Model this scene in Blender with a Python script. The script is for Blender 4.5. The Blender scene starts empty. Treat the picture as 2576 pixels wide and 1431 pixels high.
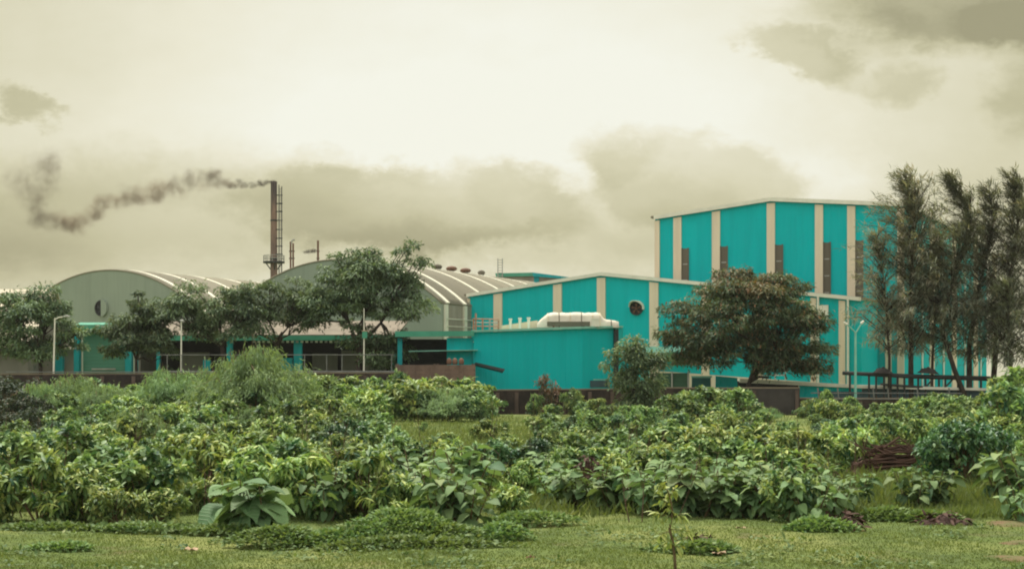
import bpy, math, random
import numpy as np
from mathutils import Vector

C = bpy.context.scene
COL = C.collection
R = math.radians
# ---------------------------------------------------------------- camera
FPX, X0, YH, HC = 3577.8, 1288.0, 940.0, 3.0     # focal length in picture units, centre column, horizon row, eye height (m)
cam = bpy.data.cameras.new('camera')
cam.lens, cam.sensor_width = 50.0, 36.0
cam.shift_y = (940.0 - 715.5) / 2576.0
cam.clip_start, cam.clip_end = 0.5, 6000
camo = bpy.data.objects.new('camera', cam)
COL.objects.link(camo)
camo.location = (0, 0, HC)
camo.rotation_euler = (R(90), 0, 0)
C.camera = camo
# ---------------------------------------------------------------- exposure
C.view_settings.view_transform = 'Standard'
C.view_settings.look = 'None'
C.view_settings.exposure = 0.0
C.view_settings.gamma = 1.0
C.cycles.filter_width = 2.0
C.cycles.max_bounces = 8
C.cycles.transparent_max_bounces = 16
C.cycles.volume_step_rate = 1.0
# ---------------------------------------------------------------- sun
SUN_EL, SUN_AZ = 64.0, 338.0                      # soft sun behind thin cloud, high up over the factory
sl = bpy.data.lights.new('sun', 'SUN')
sl.energy, sl.angle, sl.color = 5.0, R(10), (1.0, 0.965, 0.87)
so = bpy.data.objects.new('sun', sl)
COL.objects.link(so)
_az = R(SUN_AZ)
_sd = Vector((math.sin(_az) * math.cos(R(SUN_EL)), math.cos(_az) * math.cos(R(SUN_EL)), math.sin(R(SUN_EL))))
so.rotation_euler = (-_sd).to_track_quat('-Z', 'Y').to_euler()
so.location = _sd * 200
# ---------------------------------------------------------------- sky
class NT:
    """small wrapper that builds shader nodes"""
    def __init__(s, tree):
        s.t = tree; s.n = tree.nodes; s.l = tree.links
    def node(s, typ, **kw):
        n = s.n.new(typ)
        for k, v in kw.items(): setattr(n, k, v)
        return n
    def put(s, sock, v):
        if isinstance(v, bpy.types.NodeSocket): s.l.new(v, sock)
        elif v is not None:
            if isinstance(v, (tuple, list)) and len(v) == 3 and sock.type == 'RGBA': v = (*v, 1)
            sock.default_value = v
    def m(s, op, a, b=None, c=None, clamp=False):
        n = s.node('ShaderNodeMath', operation=op); n.use_clamp = clamp
        s.put(n.inputs[0], a)
        if b is not None: s.put(n.inputs[1], b)
        if c is not None: s.put(n.inputs[2], c)
        return n.outputs[0]
    def smooth(s, v, lo, hi, a=0.0, b=1.0):
        n = s.node('ShaderNodeMapRange', interpolation_type='SMOOTHSTEP')
        s.put(n.inputs[0], v)
        for i, q in enumerate((lo, hi, a, b)): n.inputs[i + 1].default_value = q
        return n.outputs[0]
    def noise(s, vec, scale, detail=4, rough=0.55, out=0):
        n = s.node('ShaderNodeTexNoise')
        if vec is not None: s.put(n.inputs['Vector'], vec)
        n.inputs['Scale'].default_value = scale
        n.inputs['Detail'].default_value = detail
        n.inputs['Roughness'].default_value = rough
        return n.outputs[out]
    def mix(s, f, a, b, typ='RGBA', blend='MIX'):
        n = s.node('ShaderNodeMix', data_type=typ)
        if typ == 'RGBA': n.blend_type = blend
        i = 6 if typ == 'RGBA' else 2
        s.put(n.inputs[0], f); s.put(n.inputs[i], a); s.put(n.inputs[i + 1], b)
        return n.outputs[2 if typ == 'RGBA' else 0]
    def ramp(s, f, stops):
        n = s.node('ShaderNodeValToRGB')
        e = n.color_ramp.elements
        while len(e) < len(stops): e.new(0.5)
        for el, (p, c) in zip(e, stops): el.position = p; el.color = (*c, 1)
        s.put(n.inputs[0], f)
        return n.outputs[0]
    def comb(s, x, y, z):
        n = s.node('ShaderNodeCombineXYZ')
        for i, v in enumerate((x, y, z)): s.put(n.inputs[i], v)
        return n.outputs[0]

W = bpy.data.worlds.new('World')
C.world = W
W.use_nodes = True
W.node_tree.nodes.clear()
q = NT(W.node_tree)
tc = q.node('ShaderNodeTexCoord')
sep = q.node('ShaderNodeSeparateXYZ'); q.l.new(tc.outputs['Generated'], sep.inputs[0])
sx, sy, sz = sep.outputs
yy = q.m('MAXIMUM', sy, 0.08)
A_ = q.m('DIVIDE', sx, yy)                       # tangent of bearing, tangent of height
B_ = q.m('DIVIDE', sz, yy)
v0 = q.comb(A_, q.m('MULTIPLY', B_, 1.6), 0.0)
wn = q.node('ShaderNodeSeparateXYZ'); q.l.new(q.noise(v0, 17.0, 9, 0.68, 1), wn.inputs[0])
wn2 = q.node('ShaderNodeSeparateXYZ'); q.l.new(q.noise(v0, 4.0, 2, 0.5, 1), wn2.inputs[0])
wa = q.m('ADD', A_, q.m('ADD', q.m('MULTIPLY', q.m('SUBTRACT', wn.outputs[0], 0.5), 0.085), q.m('MULTIPLY', q.m('SUBTRACT', wn2.outputs[0], 0.5), 0.08)))
wb = q.m('ADD', B_, q.m('ADD', q.m('MULTIPLY', q.m('SUBTRACT', wn.outputs[1], 0.5), 0.055), q.m('MULTIPLY', q.m('SUBTRACT', wn2.outputs[1], 0.5), 0.03)))
def blob(cx, cy, rx, ry, w, tilt=0.0, soft=0.6, a=None, b=None):
    """a cloud bank seen in bearing cx / height cy, as a soft-edged ellipse"""
    a = a or wa; b = b or wb
    da = q.m('SUBTRACT', a, (cx - X0) / FPX); db = q.m('SUBTRACT', b, (YH - cy) / FPX)
    c_, s_ = math.cos(tilt), math.sin(tilt)
    ua = q.m('DIVIDE', q.m('ADD', q.m('MULTIPLY', da, c_), q.m('MULTIPLY', db, s_)), rx / FPX)
    ub = q.m('DIVIDE', q.m('SUBTRACT', q.m('MULTIPLY', db, c_), q.m('MULTIPLY', da, s_)), ry / FPX)
    r2 = q.m('SQRT', q.m('ADD', q.m('MULTIPLY', ua, ua), q.m('MULTIPLY', ub, ub)))
    return q.smooth(r2, 1.0 - soft, 1.0 + soft, w, 0.0)
terms = [blob(1180, 180, 1050, 420, 0.46, 0, 0.95, A_, B_), blob(1000, 390, 640, 150, 0.14, 0, 0.95, A_, B_),
         blob(1440, 470, 46, 30, 0.26, 0, 0.8), blob(1330, 520, 60, 22, 0.10, 0, 0.8), blob(2080, 470, 130, 60, 0.14, 0, 0.8), blob(560, 690, 460, 55, 0.14, 0, 0.9),
         blob(1650, 340, 40, 26, 0.12, 0, 0.8), blob(1900, 350, 420, 130, 0.10, -0.4, 0.9)]
dark = [blob(420, 570, 720, 160, 0.26, 0, 0.42), blob(1040, 520, 440, 105, 0.32, 0.0, 0.22), blob(1300, 480, 150, 50, 0.12, 0, 0.3), blob(700, 480, 220, 60, 0.08, 0, 0.4), blob(860, 425, 190, 38, 0.13, -0.1, 0.5), blob(300, 440, 330, 75, 0.09, 0.1, 0.6),
        blob(1760, 460, 310, 130, 0.32, -0.22, 0.20), blob(1600, 530, 260, 90, 0.12, 0, 0.4), blob(1560, 420, 130, 42, 0.14, 0.3, 0.5), blob(1420, 610, 460, 75, 0.17), blob(1000, 610, 520, 60, 0.07),
        blob(2000, 130, 150, 46, 0.34, -0.45, 0.38), blob(2400, 25, 400, 105, 0.50, 0.0, 0.42), blob(2170, 110, 110, 70, 0.20), blob(2480, 60, 160, 50, 0.16),
        blob(2250, 230, 90, 52, 0.26, 0.2, 0.5), blob(2575, 250, 80, 105, 0.26), blob(2450, 330, 330, 260, 0.10, 0, 0.9),
        blob(35, 285, 80, 30, 0.34, -0.3, 0.45), blob(0, 60, 560, 360, 0.13, 0, 0.9), blob(-40, 640, 260, 110, 0.20, 0, 0.8), blob(2400, 570, 300, 100, 0.08)]
t = q.m('ADD', 0.52, q.m('MULTIPLY', q.m('SUBTRACT', q.noise(v0, 12.0, 8, 0.62), 0.5), 0.22))
for x in terms: t = q.m('ADD', t, x)
for x in dark: t = q.m('SUBTRACT', t, x)
cloud = q.ramp(t, [(0.0, (0.36, 0.335, 0.20)), (0.28, (0.55, 0.52, 0.33)), (0.52, (0.70, 0.665, 0.465)), (0.76, (0.86, 0.83, 0.66)), (1.0, (0.945, 0.945, 0.83))])
# behind and above the view: even overcast, brightened and whitened to light the facades
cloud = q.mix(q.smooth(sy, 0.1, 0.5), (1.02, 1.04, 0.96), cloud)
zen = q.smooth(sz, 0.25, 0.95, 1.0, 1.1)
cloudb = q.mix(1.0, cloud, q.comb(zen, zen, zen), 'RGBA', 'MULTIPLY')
sky = q.node('ShaderNodeTexSky', sky_type='NISHITA')
sky.sun_disc = False
sky.sun_elevation = R(SUN_EL); sky.sun_rotation = R(SUN_AZ)
sky.air_density, sky.dust_density = 1.5, 4.0
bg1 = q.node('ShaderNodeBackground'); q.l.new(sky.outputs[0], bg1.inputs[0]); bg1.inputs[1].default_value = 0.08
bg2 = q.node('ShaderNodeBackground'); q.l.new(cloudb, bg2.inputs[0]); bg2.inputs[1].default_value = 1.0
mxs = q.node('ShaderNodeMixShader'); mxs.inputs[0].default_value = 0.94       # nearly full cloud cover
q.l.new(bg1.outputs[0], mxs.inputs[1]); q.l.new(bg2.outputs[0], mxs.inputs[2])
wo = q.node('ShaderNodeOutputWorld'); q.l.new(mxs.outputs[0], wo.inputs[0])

# ---------------------------------------------------------------- materials
MATS = {}
def newmat(name):
    m = bpy.data.materials.new(name); m.use_nodes = True
    m.node_tree.nodes.clear()
    MATS[name] = m
    return m, NT(m.node_tree)
def finish(q, bsdf):
    o = q.node('ShaderNodeOutputMaterial'); q.l.new(bsdf, o.inputs[0])
def bump(q, h, strength=0.3, dist=0.05):
    b = q.node('ShaderNodeBump'); b.inputs['Strength'].default_value = strength; b.inputs['Distance'].default_value = dist
    q.l.new(h, b.inputs['Height'])
    return b.outputs[0]
def principled(q, col, rough=0.6, spec=0.3, metal=0.0, normal=None):
    p = q.node('ShaderNodeBsdfPrincipled')
    q.put(p.inputs['Base Color'], col); q.put(p.inputs['Roughness'], rough)
    p.inputs['Specular IOR Level'].default_value = spec; p.inputs['Metallic'].default_value = metal
    if normal is not None: q.l.new(normal, p.inputs['Normal'])
    return p.outputs[0]
ANG = R(27.0)
EX, EY = math.cos(ANG), -math.sin(ANG)           # along the factory fronts, to the right and nearer
NX, NY = math.sin(ANG), math.cos(ANG)            # back along the factory
def plain(name, col, rough=0.7, var=0.25, scale=3.0, spec=0.25, metal=0.0, dirt=None, stretch=(1, 1, 1), bmp=0.0, bscale=None):
    m, q = newmat(name)
    g = q.node('ShaderNodeNewGeometry')
    vm = q.node('ShaderNodeVectorMath', operation='MULTIPLY'); q.l.new(g.outputs['Position'], vm.inputs[0]); vm.inputs[1].default_value = stretch
    n = q.noise(vm.outputs[0], scale, 5, 0.6)
    f = q.smooth(n, 0.3, 0.75)
    d = dirt or tuple(c * (1 - var) for c in col)
    c = q.mix(f, col, d if dirt is None else tuple(a * (1 - var) + b * var for a, b in zip(col, d)))
    nrm = None
    if bmp: nrm = bump(q, q.noise(vm.outputs[0], bscale or scale * 4, 4), bmp, 0.05)
    finish(q, principled(q, c, rough, spec, metal, nrm))
    return m
def siding(name, col, dirt, pitch=0.55, axis=(EX, EY, 0), rough=0.5, var=0.35, bs=0.35, pale=None):
    """painted ribbed sheet with rain streaks and a little fading"""
    m, q = newmat(name)
    g = q.node('ShaderNodeNewGeometry')
    dt = q.node('ShaderNodeVectorMath', operation='DOT_PRODUCT'); q.l.new(g.outputs['Position'], dt.inputs[0]); dt.inputs[1].default_value = axis
    s_ = dt.outputs['Value']
    sp = q.node('ShaderNodeSeparateXYZ'); q.l.new(g.outputs['Position'], sp.inputs[0])
    rib = q.smooth(q.m('SINE', q.m('MULTIPLY', s_, 2 * math.pi / pitch)), 0.2, 0.8)
    st = q.noise(q.comb(q.m('MULTIPLY', s_, 1.3), q.m('MULTIPLY', sp.outputs[2], 0.09), 0.0), 1.0, 6, 0.65)
    bl = q.noise(g.outputs['Position'], 0.16, 3, 0.5)
    pan = q.node('ShaderNodeTexWhiteNoise', noise_dimensions='2D')
    q.l.new(q.comb(q.m('FLOOR', q.m('DIVIDE', s_, 1.05)), q.m('FLOOR', q.m('DIVIDE', sp.outputs[2], 6.2)), 0), pan.inputs[0])
    c = q.mix(q.m('MULTIPLY', q.smooth(st, 0.42, 0.75), var), col, dirt)
    c = q.mix(q.m('MULTIPLY', q.smooth(bl, 0.4, 0.75), 0.30), c, pale or tuple(min(1, x * 1.16) for x in col))
    c = q.mix(q.m('MULTIPLY', pan.outputs[0], 0.16), c, dirt)
    finish(q, principled(q, c, max(rough, 0.65), 0.05, 0, bump(q, rib, bs, 0.04)))
    return m
def foliage(name, dark, light, accent, trans=0.30, rough=0.48, spec=0.35, veins=False):
    """leaf tissue: each leaf has its own shade (age of the leaf) and each plant its own slight hue"""
    m, q = newmat(name)
    at = q.node('ShaderNodeAttribute', attribute_name='tint')
    sp = q.node('ShaderNodeSeparateColor'); q.l.new(at.outputs['Color'], sp.inputs[0])
    oi = q.node('ShaderNodeObjectInfo')
    c = q.mix(sp.outputs[0], dark, light)
    c = q.mix(sp.outputs[1], c, accent)
    hs = q.node('ShaderNodeHueSaturation')
    q.put(hs.inputs['Hue'], q.m('ADD', 0.49, q.m('MULTIPLY', oi.outputs['Random'], 0.025)))
    q.put(hs.inputs['Value'], q.m('ADD', 0.82, q.m('MULTIPLY', oi.outputs['Random'], 0.36)))
    q.l.new(c, hs.inputs['Color'])
    c = hs.outputs[0]
    nrm = None
    if veins:                                    # side veins running out from the midrib
        vn = q.smooth(q.m('SINE', q.m('MULTIPLY', sp.outputs[2], 62.0)), 0.45, 1.0)
        c = q.mix(q.m('MULTIPLY', vn, 0.22), c, (0.34, 0.42, 0.22))
        nrm = bump(q, vn, 0.5, 0.02)
    p = principled(q, c, rough, spec, 0, nrm)
    tr = q.node('ShaderNodeBsdfTranslucent')
    q.l.new(q.mix(1.0, c, (1.25, 1.2, 0.6, 1), 'RGBA', 'MULTIPLY'), tr.inputs[0])
    mx = q.node('ShaderNodeMixShader'); mx.inputs[0].default_value = trans
    q.l.new(p, mx.inputs[1]); q.l.new(tr.outputs[0], mx.inputs[2])
    finish(q, mx.outputs[0])
    return m

M_teal = siding('teal_sheet', (0.0001, 0.475, 0.485), (0.002, 0.32, 0.335))
M_teal2 = siding('teal_sheet_low', (0.0001, 0.44, 0.445), (0.003, 0.29, 0.30), 0.42, (1, 0, 0), 0.5, 0.4)
M_tealpaint = plain('teal_paint', (0.003, 0.34, 0.36), 0.6, 0.3, 1.5, stretch=(1, 1, 0.4))
M_cream = plain('cream_paint', (0.80, 0.66, 0.48), 0.6, 0.25, 0.7, dirt=(0.42, 0.33, 0.24), stretch=(2, 2, 0.25))
M_white = plain('white_trim', (0.82, 0.77, 0.64), 0.5, 0.3, 1.2, dirt=(0.45, 0.4, 0.32))
M_louvre = siding('louvre_sheet', (0.155, 0.135, 0.10), (0.075, 0.06, 0.05), 0.3)
M_gable = siding('grey_green_sheet', (0.28, 0.325, 0.255), (0.17, 0.20, 0.16), 0.6, var=0.3, bs=0.15)
M_vault = siding('vault_sheet', (0.25, 0.225, 0.165), (0.155, 0.14, 0.105), 0.9, (NX, NY, 0), 0.55, 0.5, 0.5)
M_shedroof = plain('shed_roof_sheet', (0.23, 0.19, 0.14), 0.8, 0.6, 0.4, dirt=(0.11, 0.085, 0.065))
M_rib = plain('pale_rib', (0.80, 0.75, 0.60), 0.5, 0.3, 0.8, dirt=(0.4, 0.36, 0.28))
M_shutter = siding('green_shutter', (0.10, 0.27, 0.185), (0.06, 0.18, 0.13), 0.3, (0, 0, 1), 0.6, 0.4, 0.5)
M_green = plain('green_canopy', (0.075, 0.33, 0.215), 0.55, 0.35, 0.9, dirt=(0.03, 0.16, 0.11))
M_mint = plain('pale_mint_sheet', (0.25, 0.55, 0.43), 0.55, 0.3, 1.0)
M_beige = plain('beige_render', (0.36, 0.32, 0.25), 0.85, 0.45, 0.8, dirt=(0.16, 0.135, 0.10), stretch=(1, 1, 0.4))
M_grey = plain('grey_render', (0.21, 0.195, 0.165), 0.85, 0.4, 0.9, dirt=(0.1, 0.09, 0.075), stretch=(1, 1, 0.4))
M_pipe = plain('grey_pipe', (0.20, 0.195, 0.18), 0.5, 0.4, 1.5)
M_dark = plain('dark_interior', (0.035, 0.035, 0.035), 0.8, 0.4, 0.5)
M_darkmetal = plain('dark_steel', (0.04, 0.042, 0.04), 0.5, 0.3, 2.0)
M_galv = plain('galvanised_steel', (0.42, 0.41, 0.36), 0.45, 0.3, 1.5)
M_rust = plain('rusty_steel', (0.20, 0.105, 0.065), 0.75, 0.5, 1.2, dirt=(0.08, 0.045, 0.035))
M_rail = plain('red_oxide_rail', (0.46, 0.25, 0.16), 0.6, 0.4, 2.0)
M_tarp = plain('white_tarp', (0.72, 0.66, 0.53), 0.6, 0.35, 1.4, dirt=(0.40, 0.30, 0.22), bmp=0.5)
M_wall = None
def brick(name, col, mortar, stain, rows=0.16):
    m, q = newmat(name)
    g = q.node('ShaderNodeNewGeometry')
    sp = q.node('ShaderNodeSeparateXYZ'); q.l.new(g.outputs['Position'], sp.inputs[0])
    b = q.node('ShaderNodeTexBrick'); q.l.new(q.comb(sp.outputs[0], sp.outputs[2], 0), b.inputs['Vector'])
    b.inputs['Scale'].default_value = 1.0 / rows / 4
    b.inputs['Color1'].default_value = (*col, 1); b.inputs['Color2'].default_value = (*[c * 0.7 for c in col], 1); b.inputs['Mortar'].default_value = (*mortar, 1)
    n = q.noise(g.outputs['Position'], 0.55, 6, 0.65)
    n2 = q.noise(q.comb(sp.outputs[0], q.m('MULTIPLY', sp.outputs[2], 0.2), 0), 1.7, 5, 0.6)
    c = q.mix(q.smooth(n, 0.38, 0.62), b.outputs[0], stain)
    c = q.mix(q.m('MULTIPLY', q.smooth(n2, 0.45, 0.7), 0.6), c, tuple(x * 0.55 for x in stain))
    finish(q, principled(q, c, 0.9, 0.15, 0, bump(q, n2, 0.3, 0.03)))
    return m
M_brick = brick('weathered_brick', (0.085, 0.055, 0.046), (0.085, 0.07, 0.06), (0.034, 0.027, 0.026))
M_brick2 = brick('pale_brick', (0.235, 0.145, 0.105), (0.21, 0.165, 0.13), (0.17, 0.115, 0.09))
M_post = plain('wall_post', (0.135, 0.092, 0.075), 0.9, 0.7, 0.9, dirt=(0.05, 0.036, 0.032))
M_coping = plain('wall_coping', (0.23, 0.175, 0.125), 0.9, 0.5, 1.2, dirt=(0.10, 0.08, 0.06))
M_panel = plain('dark_wall_panel', (0.062, 0.053, 0.05), 0.85, 0.5, 1.0, dirt=(0.025, 0.02, 0.02))
M_net = plain('green_net', (0.055, 0.125, 0.075), 0.9, 0.5, 1.4, dirt=(0.03, 0.06, 0.04), bmp=0.4)
M_slate = plain('blue_grey_sheet', (0.055, 0.11, 0.13), 0.6, 0.5, 0.8, dirt=(0.05, 0.06, 0.06))
M_bark = plain('bark', (0.075, 0.055, 0.042), 0.9, 0.5, 3.0, bmp=0.5)
M_stem = plain('young_stem', (0.16, 0.11, 0.055), 0.8, 0.4, 8.0)
M_soil = plain('red_soil', (0.19, 0.095, 0.055), 0.95, 0.5, 2.0, dirt=(0.08, 0.045, 0.03), bmp=0.6)
M_heap = plain('dark_heap_soil', (0.075, 0.042, 0.034), 0.95, 0.5, 4.0, dirt=(0.03, 0.02, 0.018), bmp=0.6)
M_dead = plain('dead_leaf', (0.10, 0.05, 0.036), 0.8, 0.6, 9.0)
M_stick = plain('dead_wood', (0.125, 0.068, 0.048), 0.9, 0.6, 2.5, dirt=(0.035, 0.022, 0.018))
M_litter = plain('faded_litter', (0.55, 0.38, 0.24), 0.7, 0.4, 9.0)

F_narrow = foliage('narrow_leaf', (0.022, 0.080, 0.034), (0.36, 0.49, 0.155), (0.52, 0.55, 0.18), 0.25, 0.52, 0.26)
F_round = foliage('round_leaf', (0.028, 0.088, 0.044), (0.335, 0.465, 0.175), (0.46, 0.50, 0.19), 0.25, 0.52, 0.26)
F_broad = foliage('broad_leaf', (0.034, 0.096, 0.044), (0.24, 0.35, 0.14), (0.36, 0.41, 0.16), 0.22, 0.58, 0.2, veins=True)
F_feather = foliage('feathery_leaf', (0.13, 0.215, 0.10), (0.31, 0.43, 0.20), (0.3, 0.36, 0.16), 0.35, 0.7, 0.1)
F_dense = foliage('dense_leaf', (0.018, 0.070, 0.034), (0.155, 0.28, 0.11), (0.26, 0.34, 0.13), 0.2, 0.5, 0.35)
F_weed = foliage('weed_leaf', (0.05, 0.06, 0.04), (0.16, 0.15, 0.09), (0.30, 0.16, 0.10), 0.2, 0.6, 0.2)
F_young = foliage('young_tree_leaf', (0.08, 0.13, 0.075), (0.31, 0.40, 0.21), (0.42, 0.44, 0.22), 0.3, 0.55, 0.2)
F_darkb = foliage('dark_leaf', (0.024, 0.042, 0.027), (0.08, 0.105, 0.06), (0.15, 0.10, 0.065), 0.2, 0.6, 0.2)
F_creep = foliage('creeper_leaf', (0.085, 0.16, 0.055), (0.235, 0.32, 0.11), (0.33, 0.37, 0.13), 0.25, 0.6, 0.2)
F_tree = foliage('shade_tree_leaf', (0.044, 0.084, 0.052), (0.26, 0.345, 0.175), (0.22, 0.23, 0.10), 0.22, 0.6, 0.18)
F_flame = foliage('flame_tree_leaf', (0.036, 0.066, 0.042), (0.22, 0.30, 0.155), (0.40, 0.22, 0.11), 0.22, 0.6, 0.15)
F_casu = foliage('needle_spray', (0.085, 0.096, 0.072), (0.29, 0.305, 0.215), (0.34, 0.27, 0.20), 0.32, 0.65, 0.2)
F_grass = foliage('grass_blade', (0.085, 0.12, 0.036), (0.20, 0.245, 0.070), (0.28, 0.28, 0.10), 0.3, 0.6, 0.2)

# ---------------------------------------------------------------- object helpers
def tag(o, label=None, cat=None, group=None, kind=None):
    if label: o['label'] = label
    if cat: o['category'] = cat
    if group: o['group'] = group
    if kind: o['kind'] = kind
    return o
def thing(name, loc, label, cat, group=None):
    o = bpy.data.objects.new(name, None); o.empty_display_size = 0.3
    COL.objects.link(o); o.location = loc
    return tag(o, label, cat, group)
def root_loc(o):
    v = Vector((0, 0, 0))
    while o is not None:
        v += o.location; o = o.parent
    return v
def link(name, me, parent=None):
    o = bpy.data.objects.new(name, me); COL.objects.link(o)
    if parent is not None: o.parent = parent
    return o
class MB:
    def __init__(s): s.v = []; s.f = []
    def add(s, vs, fs):
        k = len(s.v); s.v += [tuple(v) for v in vs]; s.f += [tuple(i + k for i in f) for f in fs]; return s
    def prism(s, poly, vec):
        """a planar outline pushed along vec"""
        n = len(poly); vec = Vector(vec); a = [Vector(p) for p in poly]; b = [p + vec for p in a]
        nrm = Vector((0, 0, 0))
        for i in range(n): nrm += (a[i] - a[0]).cross(a[(i + 1) % n] - a[0])
        fs = [tuple(range(n)), tuple(range(2 * n - 1, n - 1, -1))] + [(i, i + n, (i + 1) % n + n, (i + 1) % n) for i in range(n)]
        if nrm.dot(vec) > 0: fs = [tuple(reversed(f)) for f in fs]
        return s.add(a + b, fs)
    def box(s, c, d, ax=(1, 0, 0)):
        """centre, size along (ax, its left-hand normal, z)"""
        c = Vector(c); ax = Vector(ax).normalized(); ay = Vector((-ax.y, ax.x, 0)); hx, hy, hz = d[0] / 2, d[1] / 2, d[2] / 2
        vs = [c + ax * (hx * i) + ay * (hy * j) + Vector((0, 0, hz * k)) for k in (-1, 1) for i, j in ((-1, -1), (1, -1), (1, 1), (-1, 1))]
        return s.add(vs, [(3, 2, 1, 0), (4, 5, 6, 7), (0, 1, 5, 4), (1, 2, 6, 5), (2, 3, 7, 6), (3, 0, 4, 7)])
    def tube(s, pts, rad, n=7, cap=True):
        pts = [Vector(p) for p in pts]
        if not isinstance(rad, (list, tuple)): rad = [rad] * len(pts)
        k = len(s.v); ref = None
        for i, p in enumerate(pts):
            t = (pts[min(i + 1, len(pts) - 1)] - pts[max(i - 1, 0)]).normalized()
            if ref is None: ref = t.orthogonal().normalized()
            u = (ref - t * ref.dot(t))
            u = u.normalized() if u.length > 1e-5 else t.orthogonal().normalized()
            ref = u; w = t.cross(u)
            for j in range(n):
                a = 2 * math.pi * j / n
                s.v.append(tuple(p + (u * math.cos(a) + w * math.sin(a)) * rad[i]))
        for i in range(len(pts) - 1):
            for j in range(n):
                a, b = k + i * n + j, k + i * n + (j + 1) % n
                s.f.append((a, b, b + n, a + n))
        if cap:
            s.f.append(tuple(k + j for j in range(n - 1, -1, -1)))
            e = k + (len(pts) - 1) * n
            s.f.append(tuple(e + j for j in range(n)))
        return s
    def mesh(s, name, mat, origin=(0, 0, 0), smooth=False):
        me = bpy.data.meshes.new(name)
        o = Vector(origin)
        me.from_pydata([tuple(Vector(v) - o) for v in s.v], [], s.f)
        me.materials.append(mat)
        if smooth: me.polygons.foreach_set('use_smooth', [True] * len(me.polygons))
        me.update()
        return me
    def build(s, name, mat, parent=None, smooth=False):
        return link(name, s.mesh(name, mat, root_loc(parent) if parent is not None else (0, 0, 0), smooth), parent)
class Plane:
    """an upright plane standing on the ground; points on it are read off by bearing and height"""
    def __init__(s, x, d, ang=ANG):
        s.p = Vector(((x - X0) / FPX * d, d, 0)); s.ang = ang
        s.e = Vector((math.cos(ang), -math.sin(ang), 0)); s.n = Vector((math.sin(ang), math.cos(ang), 0))
    def back(s, k):
        o = Plane(0, 1, s.ang); o.p = s.p + s.n * k; return o
    def s_of(s, x):
        k = (x - X0) / FPX
        return (k * s.p.y - s.p.x) / (s.e.x - k * s.e.y)
    def sz(s, x, y):
        a = s.s_of(x); d = s.p.y + a * s.e.y
        return a, HC - (y - YH) / FPX * d
    def at(s, a, z, out=0.0): return s.p + s.e * a + Vector((0, 0, z)) - s.n * out
    def pt(s, x, y, out=0.0): return s.at(*s.sz(x, y), out)
    def strip(s, mb, x0, x1, y0, y1, thick, out=0.0, zb=None):
        """upright rectangular board on the plane, standing proud of it"""
        a0, z0 = s.sz(x0, y0); a1 = s.s_of(x1); z1 = s.sz(x0, y1)[1] if zb is None else zb
        mb.prism([s.at(a0, z1, out), s.at(a1, z1, out), s.at(a1, z0, out), s.at(a0, z0, out)], -s.n * thick)
        return mb
def at(x, y, d): return Vector(((x - X0) / FPX * d, d, HC - (y - YH) / FPX * d))
def gp(x, d, z=0.0): return Vector(((x - X0) / FPX * d, d, z))

# ---------------------------------------------------------------- ground
def gnoise(x, y):
    return (np.sin(x * 0.9 + y * 0.37) * 0.022 + np.sin(x * 0.31 - y * 0.53 + 1.3) * 0.03 + np.sin(x * 1.9 + 2.0) * np.sin(y * 1.3) * 0.016)
def make_ground():
    xs = np.concatenate([[-1500, -900, -250, -90], np.linspace(-45, 45, 121), [90, 250, 900, 1500]])
    ys = np.concatenate([[-300, -60, 0], np.linspace(12, 110, 120), [140, 200, 320, 700, 1100, 1700]])
    X, Y = np.meshgrid(xs, ys)
    fade = np.clip((110 - Y) / 40, 0, 1) * np.clip((Y - 8) / 8, 0, 1) * np.clip((80 - abs(X)) / 30, 0, 1)
    Z = gnoise(X, Y) * fade
    nx, ny = len(xs), len(ys)
    v = np.stack([X, Y, Z], -1).reshape(-1, 3)
    i = (np.arange(ny - 1)[:, None] * nx + np.arange(nx - 1)[None]).ravel()
    f = np.stack([i, i + 1, i + nx + 1, i + nx], -1)
    me = bpy.data.meshes.new('ground'); me.from_pydata(v.tolist(), [], f.tolist())
    me.polygons.foreach_set('use_smooth', [True] * len(me.polygons))
    m, q = newmat('grass_ground')
    g = q.node('ShaderNodeNewGeometry'); P = g.outputs['Position']
    n1 = q.noise(P, 0.22, 5, 0.6); n2 = q.noise(P, 2.2, 6, 0.65); n3 = q.noise(P, 22.0, 4, 0.7)
    n4 = q.noise(P, 0.55, 3, 0.5)
    c = q.mix(q.smooth(n2, 0.35, 0.7), (0.145, 0.19, 0.055), (0.085, 0.12, 0.038))
    c = q.mix(q.smooth(n1, 0.46, 0.60), c, (0.22, 0.24, 0.078))
    c = q.mix(q.m('MULTIPLY', q.smooth(q.noise(P, 0.8, 5, 0.65), 0.52, 0.66), 0.7), c, (0.085, 0.115, 0.045))
    c = q.mix(q.m('MULTIPLY', q.smooth(n3, 0.45, 0.75), 0.6), c, (0.085, 0.105, 0.034))
    c = q.mix(q.m('MULTIPLY', q.smooth(n4, 0.60, 0.74), 0.55), c, (0.20, 0.155, 0.08))
    finish(q, principled(q, c, 0.95, 0.1, 0, bump(q, n3, 0.7, 0.06)))
    me.materials.append(m)
    tag(link('ground', me), 'flat grassy ground running from the lawn to the factory', kind='structure')
make_ground()

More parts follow.
